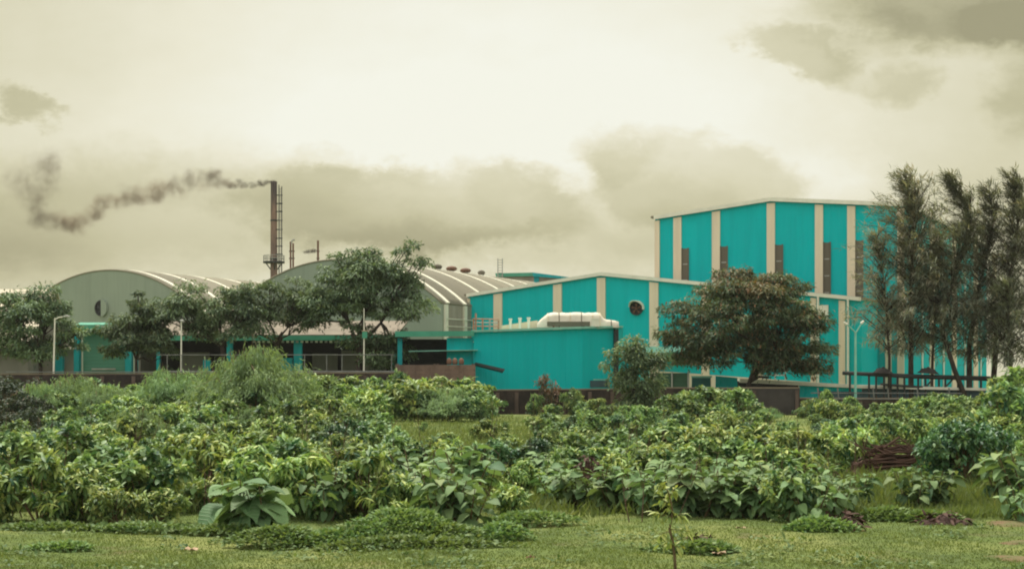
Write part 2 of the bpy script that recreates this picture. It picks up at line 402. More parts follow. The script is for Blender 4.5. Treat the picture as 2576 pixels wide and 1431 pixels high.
# ================================================================ factory buildings
PA = Plane(1177, 150)                            # front of the gabled hall
PT = PA.back(7.0)                                # front of the tall hall, behind it
def gabled_front(P, outline, mat, root, name='wall', thick=0.35):
    """outline: (x, y) along the roof line from left to right; the wall runs down to the ground"""
    top = [P.sz(x, y) for x, y in outline]
    poly = [P.at(top[0][0], 0), P.at(top[-1][0], 0)] + [P.at(a, z) for a, z in reversed(top)]
    MB().prism(poly, P.n * thick).build(name, mat, root)
    return top
def pilaster_on(P, top, x0, x1, root, out=0.16, name='pilaster', mat=None):
    a0, a1 = P.s_of(x0), P.s_of(x1)
    def zt(a):
        for (p, zp), (r, zr) in zip(top, top[1:]):
            if p <= a <= r: return zp + (zr - zp) * (a - p) / (r - p)
        return top[0][1] if a < top[0][0] else top[-1][1]
    MB().prism([P.at(a0, 0, out), P.at(a1, 0, out), P.at(a1, zt(a1) - 0.3, out), P.at(a0, zt(a0) - 0.3, out)], P.n * (out + 0.05)).build(name, mat or M_cream, root)
def roof_of(P, top, depth, root, mat, over=0.35, thick=0.22):
    mb = MB()
    for (p, zp), (r, zr) in zip(top, top[1:]):
        e0 = over if (p, zp) == top[0] else 0; e1 = over if (r, zr) == top[-1] else 0
        sl = (zr - zp) / (r - p)
        a, b = p - e0, r + e1; za, zb = zp - sl * e0, zr + sl * e1
        mb.prism([P.at(a, za + 0.01, over), P.at(b, zb + 0.01, over), P.at(b, zb + thick, over), P.at(a, za + thick, over)], P.n * (depth + 2 * over))
    return mb.build('roof', mat, root)
def fascia_of(P, top, root, h=0.38, over=0.42):
    mb = MB()
    for (p, zp), (r, zr) in zip(top, top[1:]):
        mb.prism([P.at(p, zp - h * 0.45, over), P.at(r, zr - h * 0.45, over), P.at(r, zr + h * 0.55, over), P.at(p, zp + h * 0.55, over)], P.n * 0.06)
    return mb.build('fascia', M_white, root)

# ---- tall hall
tall = thing('factory_hall', PT.p, 'tallest teal hall with cream pilasters and a shallow gable, behind the needle trees', 'factory hall')
ttop = gabled_front(PT, [(1648, 549), (1940, 503), (2275, 516)], M_teal, tall)
a1, z1 = ttop[-1]; a0, z0 = ttop[0]; L = 50.0
MB().prism([PT.at(a1, 0) + PT.n * 0.35, PT.at(a1, 0) + PT.n * L, PT.at(a1, z1) + PT.n * L, PT.at(a1, z1) + PT.n * 0.35], -PT.e * 0.35).build('wall', M_teal, tall)
MB().prism([PT.at(a0, 0) + PT.n * 0.35, PT.at(a0, 0) + PT.n * L, PT.at(a0, z0) + PT.n * L, PT.at(a0, z0) + PT.n * 0.35], PT.e * 0.35).build('wall', M_teal, tall)
Pb = PT.back(L)
MB().prism([Pb.at(a0, 0), Pb.at(a1, 0), Pb.at(a1, z1), Pb.at(ttop[1][0], ttop[1][1]), Pb.at(a0, z0)], PT.n * 0.35).build('wall', M_teal, tall)
roof_of(PT, ttop, L, tall, M_vault)
fascia_of(PT, ttop, tall)
for x0, x1 in ((1648, 1660), (1695, 1715), (1792, 1812), (1930, 1950), (2051, 2071), (2132, 2152), (2258, 2275)):
    pilaster_on(PT, ttop, x0, x1, tall)
for x0, x1, yt in ((1716, 1733, 626), (1813, 1831, 621), (1951, 1970, 617), (2072, 2090, 611), (2153, 2172, 606)):
    mb = MB(); PT.strip(mb, x0, x1, yt, 0, 0.03, 0.06, zb=5.0)
    w = mb.build('louvre_window', M_louvre, tall)
    a_, z_ = PT.sz(x0, yt); b_ = PT.s_of(x1)
    for xa, xb in ((a_ - 0.02, a_ + 0.10), (b_ - 0.10, b_ + 0.02)):
        MB().prism([PT.at(xa, 5.0, 0.15), PT.at(xb, 5.0, 0.15), PT.at(xb, z_ + 0.06, 0.15), PT.at(xa, z_ + 0.06, 0.15)], PT.n * 0.08).build('frame', M_louvre, w)
    for k in range(1, 6):
        zz = z_ - k * 1.65
        MB().prism([PT.at(a_, zz, 0.12), PT.at(b_, zz, 0.12), PT.at(b_, zz + 0.10, 0.12), PT.at(a_, zz + 0.10, 0.12)], PT.n * 0.05).build('transom', M_galv, w)
PS = Plane(0, 1, -(math.pi / 2 - ANG)); PS.p = PT.at(a1, 0)         # right flank, receding
for x in (2338, 2394, 2448, 2494):
    s0, s1 = PS.s_of(x), PS.s_of(x + 11)
    MB().prism([PS.at(s0, 0, 0.1), PS.at(s1, 0, 0.1), PS.at(s1, z1 - 0.4, 0.1), PS.at(s0, z1 - 0.4, 0.1)], PS.n * 0.14).build('pilaster', M_cream, tall)
for x in (2317, 2371, 2425, 2465):
    s0 = PS.s_of(x); MB().tube([PS.at(s0, 0.2, 0.12), PS.at(s0, z1 - 0.3, 0.12)], 0.10, 6).build('downpipe', M_white, tall)
for x in (2170, 2228):
    pr_ = [PT.sz(x, 790), PT.sz(x + 15, 790)]
    MB().prism([PT.at(pr_[0][0], 0, 0.16), PT.at(pr_[1][0], 0, 0.16), PT.at(pr_[1][0], pr_[0][1], 0.16), PT.at(pr_[0][0], pr_[0][1], 0.16)], PT.n * 0.2).build('pilaster', M_cream, tall)
MB().prism([PS.at(-0.3, z1 - 0.1, 0.42), PS.at(L + 0.3, z1 - 0.1, 0.42), PS.at(L + 0.3, z1 + 0.3, 0.42), PS.at(-0.3, z1 + 0.3, 0.42)], PS.n * 0.06).build('fascia', M_white, tall)
for x, y in ((1768, 529), (1913, 503)):
    p = PT.pt(x, y) + PT.n * 1.2
    MB().tube([p + Vector((0, 0, -0.25)), p + Vector((0, 0, 0.28))], [0.22, 0.16], 8).build('roof_vent', M_darkmetal, tall)

# ---- gabled hall
hall = thing('gabled_hall', PA.p, 'wide teal gabled hall with a round extractor fan, in front of the tallest hall', 'factory hall')
htop = gabled_front(PA, [(1177, 744), (1515, 690), (2168, 753)], M_teal, hall)
roof_of(PA, htop, 6.6, hall, M_vault, 0.3, 0.2)
fascia_of(PA, htop, hall, 0.34, 0.38)
b0, b1 = htop[0][0], htop[-1][0]
MB().prism([PA.at(b1, 0) + PA.n * 0.35, PA.at(b1, 0) + PA.n * 6.5, PA.at(b1, htop[-1][1]) + PA.n * 6.5, PA.at(b1, htop[-1][1]) + PA.n * 0.35], -PA.e * 0.3).build('wall', M_teal, hall)
MB().prism([PA.at(b0, 0) + PA.n * 0.35, PA.at(b0, 0) + PA.n * 6.5, PA.at(b0, htop[0][1]) + PA.n * 6.5, PA.at(b0, htop[0][1]) + PA.n * 0.35], PA.e * 0.3).build('wall', M_teal, hall)
for x0, x1 in ((1177, 1183), (1243, 1264), (1393, 1414), (1503, 1524), (1635, 1657), (1766, 1785), (1900, 1919), (2040, 2054), (2111, 2127)):
    pilaster_on(PA, htop, x0, x1, hall)
MB().tube([PA.pt(2060, 742, 0.3), PA.at(PA.s_of(2060), 0.3, 0.3)], 0.11, 7).build('downpipe', M_white, hall)
MB().tube([PA.pt(2135, 750, 0.3), PA.at(PA.s_of(2135), 0.3, 0.3)], 0.11, 7).build('downpipe', M_white, hall)
def fan(P, x, y, r_px, root, name, cowl=True, half=False):
    a, z = P.sz(x, y); d = P.p.y + a * P.e.y; r = r_px / FPX * d
    def ring(rr, out): return [P.at(a + rr * math.cos(k * math.pi / 16), z + rr * math.sin(k * math.pi / 16), out) for k in range(32)]
    o, i2 = ring(r, 0.28), ring(r * 0.86, 0.28); ob, ib = ring(r, 0.0), ring(r * 0.86, 0.04)
    mb = MB(); k = 32
    mb.add(o + i2 + ob + ib, [(j, (j + 1) % k, k + (j + 1) % k, k + j) for j in range(k)] + [(j, 2 * k + j, 2 * k + (j + 1) % k, (j + 1) % k) for j in range(k)]
           + [(k + j, k + (j + 1) % k, 3 * k + (j + 1) % k, 3 * k + j) for j in range(k)])
    ro = mb.build(name, M_darkmetal, root)
    MB().add(ring(r * 0.85, 0.08), [tuple(range(32))]).build('opening', M_dark, ro)
    bl = MB()
    for j in range(5):
        t0 = j * 2 * math.pi / 5 + 0.3
        pts = []
        for rr, t_, oo in ((0.14, t0 - 0.35, 0.14), (0.78, t0 - 0.22, 0.13), (0.80, t0 + 0.25, 0.20), (0.14, t0 + 0.35, 0.20)):
            pts.append(P.at(a + rr * r * math.cos(t_), z + rr * r * math.sin(t_), oo))
        bl.add(pts, [(0, 1, 2, 3)])
    bl.prism([P.at(a + 0.16 * r * math.cos(j * math.pi / 6), z + 0.16 * r * math.sin(j * math.pi / 6), 0.24) for j in range(12)], P.n * 0.15)
    bl.build('fan_blades', M_rust if not half else M_darkmetal, ro)
    if cowl:
        hd = MB(); n = 14
        for j in range(n + 1):
            t_ = math.pi * (-0.05 + 0.98 * j / n)
            for rr, oo in ((1.06, 0.02), (1.22, 0.02), (1.16, 0.95 * max(0.35, math.sin(t_))), (1.04, 0.92 * max(0.35, math.sin(t_)))):
                hd.v.append(tuple(P.at(a + rr * r * math.cos(t_), z + rr * r * math.sin(t_), oo)))
        for j in range(n):
            for c in range(4):
                hd.f.append((j * 4 + c, j * 4 + (c + 1) % 4, j * 4 + 4 + (c + 1) % 4, j * 4 + 4 + c))
        hd.build('rain_hood', M_white, ro)
    return ro
fan(PA, 1602, 776, 17, hall, 'extractor_fan')
wf = MB(); PA.strip(wf, 2062, 2085, 768, 806, 0.12, 0.14); wfo = wf.build('window', M_white, hall)
wp = MB(); PA.strip(wp, 2066, 2081, 773, 801, 0.05, 0.17); wp.build('pane', M_dark, wfo)
ws = MB(); PA.strip(ws, 2072, 2075, 773, 801, 0.03, 0.19); ws.build('mullion', M_galv, wfo)
# plinth band along the foot of the hall
zpl = PA.sz(1700, 933)[1]
mb = MB(); mb.prism([PA.at(PA.s_of(1660), 0, 0.25), PA.at(b1, 0, 0.25), PA.at(b1, 1.9, 0.25), PA.at(PA.s_of(1660), zpl, 0.25)], PA.n * 0.2); mb.build('plinth', M_cream, hall)
# canopy and door inside the hall front, beside the flame tree
MB().prism([PA.pt(1632, 872, 1.6), PA.pt(1750, 872, 1.6), PA.pt(1750, 884, 1.9), PA.pt(1632, 889, 1.9)], PA.n * 1.5).build('canopy', M_mint, hall)
mb = MB(); PA.strip(mb, 1690, 1770, 892, 918, 0.05, 0.1); mb.build('louvre_window', M_louvre, hall)
mb = MB(); PA.strip(mb, 1660, 1672, 900, 930, 0.05, 0.1); mb.build('door', M_rust, hall)

# ---- vault halls
def vault_hall(P, left, apex, right, length, root, ribs, wall_mat, gable_mat):
    (x0, z0), (xm, zm), (x1, z1) = P.sz(*left), P.sz(*apex), P.sz(*right)
    zs = (z0 + z1) / 2; c = (x0 + x1) / 2; h = (x1 - x0) / 2; sag = zm - zs
    Rr = (h * h + sag * sag) / (2 * sag); zc = zs + sag - Rr; th = math.asin(h / Rr); n = 36
    arc = [(c + Rr * math.sin(-th + 2 * th * k / n), zc + Rr * math.cos(-th + 2 * th * k / n)) for k in range(n + 1)]
    arc[0] = (x0, zs); arc[-1] = (x1, zs)
    MB().prism([P.at(x0, 0), P.at(x1, 0)] + [P.at(a, z) for a, z in reversed(arc)], P.n * 0.3).build('gable_wall', gable_mat, root)
    def shell(s0, s1, lift, thick):
        mb = MB(); k = len(arc)
        for off in (s0, s1):
            for t_ in (lift, lift + thick):
                for a, z in arc:
                    u = Vector((a - c, z - zc)).normalized()
                    mb.v.append(tuple(P.at(a + u.x * t_, z + u.y * t_) + P.n * off))
        for i in range(k - 1):
            mb.f += [(k + i, k + i + 1, 3 * k + i + 1, 3 * k + i), (i + 1, i, 2 * k + i, 2 * k + i + 1),
                     (i, i + 1, k + i + 1, k + i), (2 * k + i + 1, 2 * k + i, 3 * k + i, 3 * k + i + 1)]
        mb.f += [(0, k, 3 * k, 2 * k), (k - 1, 3 * k - 1, 4 * k - 1, 2 * k - 1)]
        return mb
    rf = shell(-0.08, length, 0.02, 0.14).build('vault_roof', M_vault, root, True)
    for s in ribs: shell(s - 0.32, s + 0.32, 0.13, 0.16).build('roof_rib', M_rib, rf, False)
    MB().prism([P.at(x1, 0) + P.n * 0.3, P.at(x1, 0) + P.n * length, P.at(x1, zs) + P.n * length, P.at(x1, zs) + P.n * 0.3], -P.e * 0.3).build('wall', wall_mat, root)
    MB().prism([P.at(x0, 0) + P.n * 0.3, P.at(x0, 0) + P.n * length, P.at(x0, zs) + P.n * length, P.at(x0, zs) + P.n * 0.3], P.e * 0.3).build('wall', wall_mat, root)
    return arc, c, zc, Rr, zs, x0, x1
PV1 = Plane(275, 165)
v1 = thing('vaulted_hall', PV1.pt(275, 940), 'far-left barrel-vaulted hall with a grey-green end wall and half-dark round vent', 'factory hall')
A1 = vault_hall(PV1, (42, 800), (275, 681), (508, 800), 29, v1, [1.0, 5.6, 11.5, 17.5, 23.5], M_beige, M_gable)
ro = fan(PV1, 257, 775, 20, v1, 'round_vent', False, True)
ex = MB()
a_, z_ = PV1.sz(257, 775); r_ = 20 / FPX * 165
ex.prism([PV1.at(a_ + 0.12 * r_ + r_ * 0.96 * math.cos(t_), z_ + r_ * 1.08 * math.sin(t_), 0.36) for t_ in [(-90 + 180 * k / 12) * math.pi / 180 for k in range(13)]], PV1.n * 0.35)
ex.build('shutter_half', M_gable, ro)  # cover in the gable sheet over the vent's right half
PV2 = Plane(850, 150)
v2 = thing('vaulted_hall', PV2.pt(850, 940), 'middle barrel-vaulted hall with pale roof ribs and roof ventilators, behind the tallest shade tree', 'factory hall')
A2 = vault_hall(PV2, (590, 772), (850, 655), (1112, 772), 55, v2, [1.0, 4.6, 11.5, 18.4, 25.3, 32.2, 39.1, 46.0, 52.9], M_beige, M_gable)
arc, cc, zc, Rr, zs, x0_, x1_ = A2
Pr = Plane(0, 1, -(math.pi / 2 - ANG)); Pr.p = PV2.at(cc, 0)
for k, x in enumerate((1063, 1101, 1136, 1171, 1211)):
    p = PV2.at(cc, zc + Rr + 0.2) + PV2.n * Pr.s_of(x)
    vv = MB().tube([p, p + Vector((0, 0, 0.35))], 0.36, 12).build('roof_ventilator', M_galv, v2)
    rv = (0.5, 0.58, 0.72, 0.72, 0.5)[k]
    MB().tube([p + Vector((0, 0, 0.3 + z)) for z in (0.02, 0.10, 0.32, 0.52, 0.62)], [0.4 * rv, 0.8 * rv, rv, 0.7 * rv, 0.15 * rv], 14).build('turbine_head', M_rust if k in (2, 3) else M_louvre, vv, True)
for s in (0.6, 4.6, 11.5, 18.4):
    MB().prism([PV2.at(x1_, 0) + PV2.n * (s - 0.3) + PV2.e * 0.02, PV2.at(x1_, 0) + PV2.n * (s + 0.3) + PV2.e * 0.02, PV2.at(x1_, zs) + PV2.n * (s + 0.3) + PV2.e * 0.02, PV2.at(x1_, zs) + PV2.n * (s - 0.3) + PV2.e * 0.02], PV2.e * 0.22).build('wall_rib', M_rib, v2)
for k in range(4):
    MB().tube([PV2.at(x1_, 8.6 - k * 0.75) + PV2.n * 0.6 + PV2.e * 0.3, PV2.at(x1_, 8.6 - k * 0.75) + PV2.n * 20 + PV2.e * 0.3], 0.05, 5).build('wall_rail', M_rib, v2)

# ---- porch with roller door in front of the far-left vault
PP = Plane(250, 128, R(6))
porch = thing('door_porch', PP.pt(250, 940), 'green roller-door porch with teal pillars and a mint canopy below the far-left vault', 'porch')
mb = MB(); PP.strip(mb, 208, 322, 836, 0, 0.2, -0.3, zb=0); mb.build('roller_door', M_shutter, porch)
mb = MB(); PP.strip(mb, 0, 200, 872, 0, 0.2, -0.5, zb=0); mb.build('wall', M_beige, porch)
for x0, x1, yt in ((194, 207, 830), (322, 338, 845), (350, 359, 880), (145, 165, 855), (42, 62, 880)):
    mb = MB(); PP.strip(mb, x0, x1, yt, 0, 0.5, 0.25, zb=0); mb.build('pillar', M_tealpaint, porch)
mb = MB(); mb.prism([PP.pt(202, 834, 1.3), PP.pt(320, 834, 1.3), PP.pt(320, 821, 1.3), PP.pt(202, 821, 1.3)], PP.n * 0.1); mb.build('canopy', M_green, porch)
mb = MB(); mb.prism([PP.pt(202, 820.5, 1.35), PP.pt(320, 820.5, 1.35), PP.pt(320, 814, 0.0), PP.pt(202, 814, 0.0)], Vector((0, 0, 0.1))); mb.build('canopy_roof', M_green, porch)
mb = MB(); PP.strip(mb, 232, 292, 926, 930, 0.1, 0.05); mb.build('door_rail', M_galv, porch)
mb = MB(); mb.prism([PP.pt(160, 878, 0.9), PP.pt(200, 878, 0.9), PP.pt(200, 868, 0.4), PP.pt(160, 846, 0.4)], PP.n * 0.6); mb.build('awning', M_beige, porch)

# ---- low roofed building at the far left
PL = Plane(-60, 122, R(-10))
low = thing('low_workshop', PL.pt(0, 940), 'low workshop with a broad cream roof at the far-left edge, behind the left shade tree', 'workshop')
mb = MB(); PL.strip(mb, -160, 72, 884, 0, 0.3, 0.0, zb=0); mb.build('wall', M_grey, low)
p0, p1 = PL.pt(-170, 884, 1.2), PL.pt(78, 884, 1.2)
mb = MB(); mb.prism([p0, p1, p1 + Vector((0, 0, 0.35)), p0 + Vector((0, 0, 0.35))], PL.n * 0.2); mb.build('eave', M_darkmetal, low)
q0, q1 = PL.pt(-170, 740) + PL.n * 16, PL.pt(78, 740) + PL.n * 16
zr = HC + (940 - 733) / FPX * 138
q0.z = q1.z = zr
mb = MB(); mb.prism([p0 + Vector((0, 0, 0.36)), p1 + Vector((0, 0, 0.36)), q1, q0], Vector((0, 0, 0.2))); mb.build('roof', plain('cream_roof', (0.52, 0.45, 0.33), 0.7, 0.4, 0.5, dirt=(0.3, 0.25, 0.18)), low)
r0, r1 = q0 + PL.n * 16, q1 + PL.n * 16; r0.z = r1.z = 4
mb = MB(); mb.prism([q0, q1, r1, r0], Vector((0, 0, 0.2))); mb.build('roof', MATS['cream_roof'], low)
b0_, b1_ = PL.pt(-160, 884) + PL.n * 31, PL.pt(72, 884) + PL.n * 31
MB().prism([Vector((b0_.x, b0_.y, 0)), Vector((b1_.x, b1_.y, 0)), Vector((b1_.x, b1_.y, 4)), Vector((b0_.x, b0_.y, 4))], PL.n * 0.3).build('wall', M_grey, low)
for xx in (-160, 72):
    c0 = PL.pt(xx, 884); k0 = PL.at(PL.s_of(xx), 0)
    MB().prism([k0 + PL.n * 0.3, k0 + PL.n * 31, k0 + PL.n * 31 + Vector((0, 0, 4)), k0 + PL.n * 16 + Vector((0, 0, zr - 0.1)), Vector((k0.x, k0.y, c0.z)) + PL.n * 0.3], PL.e * (0.3 if xx < 0 else -0.3)).build('wall', M_grey, low)

# ---- long open shed behind the left trees
PO = Plane(330, 126, R(3))
shed = thing('open_shed', PO.pt(650, 940), 'long open-fronted shed with green roof edge and teal pillars behind the shade trees', 'shed')
def board(P, x0, x1, y0, y1, out, thick, name, mat, root, **k):
    mb = MB(); P.strip(mb, x0, x1, y0, y1, thick, out, **k); return mb.build(name, mat, root)
board(PO, 345, 1000, 845, 857, 0.8, 0.15, 'fascia', M_green, shed)
z845 = PO.sz(345, 845)[1]
mb = MB(); mb.prism([PO.at(PO.s_of(345), z845 - 0.1, 0.6), PO.at(PO.s_of(1000), z845 - 0.1, 0.6), PO.at(PO.s_of(1000), z845 + 1.4, 0.6) + PO.n * 8, PO.at(PO.s_of(345), z845 + 1.4, 0.6) + PO.n * 8], Vector((0, 0, 0.18))); mb.build('roof', M_shedroof, shed)
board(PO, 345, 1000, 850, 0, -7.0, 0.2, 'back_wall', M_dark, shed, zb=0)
for x in (345, 996): 
    k0 = PO.at(PO.s_of(x), 0)
    MB().prism([k0 + PO.n * 0.3, k0 + PO.n * 6.9, k0 + PO.n * 6.9 + Vector((0, 0, z845 + 0.9)), k0 + PO.n * 0.3 + Vector((0, 0, z845 - 0.2))], PO.e * 0.2).build('end_wall', M_grey, shed)
for x0, x1 in ((398, 406), (574, 588), (742, 762), (985, 998)):
    board(PO, x0, x1, 858, 0, 0.15, 0.4, 'pillar', M_tealpaint, shed, zb=0)
for x0, x1, y0 in ((510, 528, 905), (700, 735, 900), (556, 570, 930)):
    board(PO, x0, x1, y0, 0, -0.4, 0.3, 'low_pillar', M_tealpaint, shed, zb=0)
for x0, x1, y0, m_ in ((430, 505, 885, M_grey), (620, 690, 875, M_panel), (770, 835, 888, M_grey), (845, 960, 880, M_grey)):
    board(PO, x0, x1, y0, 0, -3.0, 0.25, 'partition', m_, shed, zb=0)
for k in range(22):
    x = 640 + k * 12
    board(PO, x, x + 6, 857.5, 862, 0.5, 0.12, 'rafter_end', M_white if k % 3 else M_galv, shed)

# ---- upper pipe racks and clutter showing through the tree crowns
for x, y, w, h, mat, nm, lb in ((755, 838, 26, 40, M_tealpaint, 'teal_hopper', 'small teal hopper standing on the shed roof between the shade trees'),
                                (805, 852, 22, 26, M_rib, 'pale_tank', 'small pale tank on the shed roof beside the teal hopper')):
    p = at(x, y + h / 2, 133); r = w / FPX * 133 / 2; hh = h / FPX * 133
    rt = thing(nm, p, lb, 'tank')
    MB().tube([p + Vector((0, 0, z * hh)) for z in (0.12, 0.3, 0.9, 1.0)], [r * 0.35, r, r, r * 0.5], 14).build('shell', mat, rt)
    lg = MB()
    for k in range(3):
        a = k * 2.1
        MB().tube([p + Vector((math.cos(a) * r * 0.8, math.sin(a) * r * 0.8, -1.6)), p + Vector((math.cos(a) * r * 0.8, math.sin(a) * r * 0.8, 0.32 * hh))], 0.06, 5).build('leg', M_darkmetal, rt)

# ---- lean-to with two canopies, left of the flat-roofed block
PB = Plane(1190, 113, R(-4))
lean = thing('lean_to', PB.pt(1090, 940), 'lean-to with green canopy and dark openings between the open shed and the flat teal block', 'lean-to')
mb = MB(); mb.prism([PB.pt(994, 848, 1.0), PB.pt(1191, 846, 1.0), PB.pt(1191, 833, 1.0), PB.pt(994, 834, 1.0)], PB.n * 0.2); mb.build('fascia', M_green, lean)
za = PB.sz(994, 834)[1]
mb = MB(); mb.prism([PB.at(PB.s_of(994), za - 0.15, 0.78), PB.at(PB.s_of(1190), za - 0.15, 0.78), PB.at(PB.s_of(1190), za + 0.1, 0.78) + PB.n * 9, PB.at(PB.s_of(994), za + 0.1, 0.78) + PB.n * 9], Vector((0, 0, 0.12))); mb.build('roof', M_vault, lean)
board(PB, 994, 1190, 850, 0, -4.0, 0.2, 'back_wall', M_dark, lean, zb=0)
board(PB, 1124, 1190, 850, 0, 0.0, 0.2, 'wall', M_teal2, lean, zb=0)
board(PB, 1000, 1012, 850, 0, 0.0, 0.3, 'pillar', M_tealpaint, lean, zb=0)
mb = MB(); mb.prism([PB.pt(1028, 885, 1.6), PB.pt(1200, 882, 1.6), PB.pt(1200, 880, 1.6), PB.pt(1028, 883, 1.6)], PB.n * 1.6); mb.build('canopy', M_mint, lean)
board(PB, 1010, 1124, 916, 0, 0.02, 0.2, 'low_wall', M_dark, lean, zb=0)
bw = thing('brick_pen', PB.pt(1090, 940, 2.6), 'pale unplastered brick pen wall below the lean-to canopy', 'brick wall')
board(PB, 995, 1192, 918, 0, 2.5, 0.25, 'wall', M_brick2, bw, zb=0)
for x in (1001, 1092, 1100, 1186): board(PB, x - 3, x + 3, 915, 0, 2.62, 0.1, 'pier', M_post, bw, zb=0)
for x in (1128, 1142, 1158):
    p = PB.pt(x, 917, 2.3); g = thing('sack', p, 'brown sack standing on the pale brick pen wall beside the teal block', 'sack', 'brown sacks standing on the pale brick pen wall')
    MB().tube([p + Vector((0, 0, z)) for z in (0, 0.15, 0.4, 0.5)], [0.18, 0.22, 0.18, 0.05], 9).build('body', M_rust, g, True)

# ---- flat-roofed teal block
block = thing('flat_roofed_block', PB.pt(1370, 940), 'flat-roofed plain teal block standing right behind the brick boundary wall', 'outbuilding')
PB2 = Plane(1190, 112.4, R(-3))
def wallpoly(P, pts, thick, name, mat, root, out=0.0):
    top = [P.sz(x, y) for x, y in pts]
    MB().prism([P.at(top[0][0], 0, out), P.at(top[-1][0], 0, out)] + [P.at(a, z, out) for a, z in reversed(top)], P.n * thick).build(name, mat, root)
    return top
t1 = wallpoly(PB2, [(1192, 836), (1466, 827)], 0.25, 'wall', M_teal2, block)
PB3 = Plane(0, 1, R(-38)); PB3.p = PB2.at(t1[-1][0], 0)
t2 = wallpoly(PB3, [(1466, 827), (1548, 825)], 0.25, 'wall', M_teal2, block)
c0, c1 = PB2.at(*t1[0]), PB2.at(*t1[1]); c2 = PB3.at(*t2[1])
bk = Vector((math.sin(R(3)) * 0 + 1.5, 11, 0.4))
mb = MB(); o_ = Vector((0, -0.35, 0.01)); lz = Vector((0, 0, 0.16))
mb.prism([c0 + o_ + Vector((-0.2, 0, 0)), c1 + o_, c2 + o_ + Vector((0.2, 0, 0)), c2 + bk, c0 + bk], lz); mb.build('roof', M_mint, block)
g0 = Vector((c0.x, c0.y, 0)); g2 = Vector((c2.x, c2.y, 0)); bk0 = Vector((bk.x, bk.y, 0))
MB().prism([g0 + Vector((0, 0.3, 0)), g0 + bk0, g0 + bk0 + Vector((0, 0, c0.z + 0.38)), Vector((c0.x, c0.y + 0.3, c0.z))], Vector((0.25, 0, 0))).build('wall', M_teal2, block)
MB().prism([g2 + Vector((0, 0.3, 0)), g2 + bk0, g2 + bk0 + Vector((0, 0, c2.z + 0.38)), Vector((c2.x, c2.y + 0.3, c2.z))], Vector((-0.25, 0, 0))).build('wall', M_teal2, block)
MB().prism([g0 + bk0, g2 + bk0, g2 + bk0 + Vector((0, 0, c2.z + 0.38)), g0 + bk0 + Vector((0, 0, c0.z + 0.38))], Vector((0, 0.25, 0))).build('wall', M_teal2, block)
MB().tube([c2 + Vector((0.05, -0.25, -0.1)), g2 + Vector((0.05, -0.25, 0.1))], 0.2, 8).build('downpipe', M_darkmetal, block)
mb = MB(); mb.prism([PB2.pt(1193, 915, 0.05), PB2.pt(1266, 932, 1.2), PB2.pt(1262, 938, 1.2), PB2.pt(1193, 920, 0.05)], Vector((0.1, -0.9, 0.12))); mb.build('awning', M_darkmetal, block)
board(PB3, 1482, 1532, 953, 956, 0.5, 0.1, 'awning', M_mint, block)
board(PB3, 1484, 1532, 957, 974, 0.03, 0.05, 'opening', M_slate, block)
# things on its roof
rng = random.Random(5)
tarp = thing('rolled_tarpaulin', c1 + Vector((0.5, 2.0, 0.4)), 'long cream tarpaulin bundle lying over sheets on the flat teal roof', 'tarpaulin')
n = 22; mb = MB()
for i in range(n + 1):
    u = i / n; x = 1350 + 205 * u
    prof = [0.3, 0.52, 0.75, 0.92, 0.97, 1.0, 1.0, 0.99, 0.98, 1.0, 0.99, 1.0, 0.98, 0.98, 1.0, 0.99, 0.99, 0.96, 0.60, 0.52, 0.50, 0.48, 0.40]
    hgt = prof[i] * 1.25
    b = at(x, 826, 115.2); b.z = c1.z + 0.15
    for k in range(7):
        a = math.pi * k / 6; j = 1 + rng.uniform(-0.03, 0.03)
        mb.v.append((b.x, b.y - math.cos(a) * 0.9 * j, b.z + (max(0, math.sin(a)) ** 0.35) * hgt * j))
for i in range(n):
    for k in range(6):
        a = i * 7 + k; mb.f.append((a, a + 7, a + 8, a + 1))
mb.f += [tuple(range(7)), tuple(range(n * 7 + 6, n * 7 - 1, -1))]
cl_ = mb.build('cloth', M_tarp, tarp, True)
for i in (3, 6, 9, 12, 15, 17, 20):
    MB().tube([Vector(mb.v[i * 7 + k]) + Vector((0, -0.01, 0.015)) for k in range(6)], 0.035, 5).build('strap', M_cream if i % 2 else M_louvre, cl_)
st = thing('sheet_stack', at(1430, 812, 114), 'stack of grey-brown roofing sheets in front of the cream tarpaulin on the flat roof', 'roofing sheets')
b = at(1430, 817, 113.6)
MB().box((b.x, b.y, c1.z + 0.42), (3.4, 0.9, 0.34)).build('sheets', M_louvre, st)
for k in (-1.2, 1.2): MB().box((b.x + k, b.y, c1.z + 0.2), (0.12, 0.9, 0.12)).build('bearer', M_rust, st)
bx = thing('white_crate', at(1498, 812, 113.6), 'small white crate beside the roofing sheets on the flat roof', 'crate')
b = at(1498, 812, 113.5)
MB().box((b.x, b.y, c1.z + 0.47), (0.62, 0.6, 0.55)).build('body', M_white, bx)
MB().box((b.x, b.y, c1.z + 0.78), (0.68, 0.66, 0.07)).build('lid', M_white, bx)
wv = thing('cream_parapet', at(1290, 820, 114.5), 'low cream parapet along the roof of the flat teal block', 'parapet')
b0p, b1p = at(1262, 828, 114.8), at(1352, 824, 114.8)
MB().prism([Vector((b0p.x, b0p.y, c0.z + 0.1)), Vector((b1p.x, b1p.y, c1.z + 0.1)), Vector((b1p.x, b1p.y, c1.z + 0.75)), Vector((b0p.x, b0p.y, c0.z + 0.62))], Vector((0, 0.3, 0))).build('band', M_cream, wv)
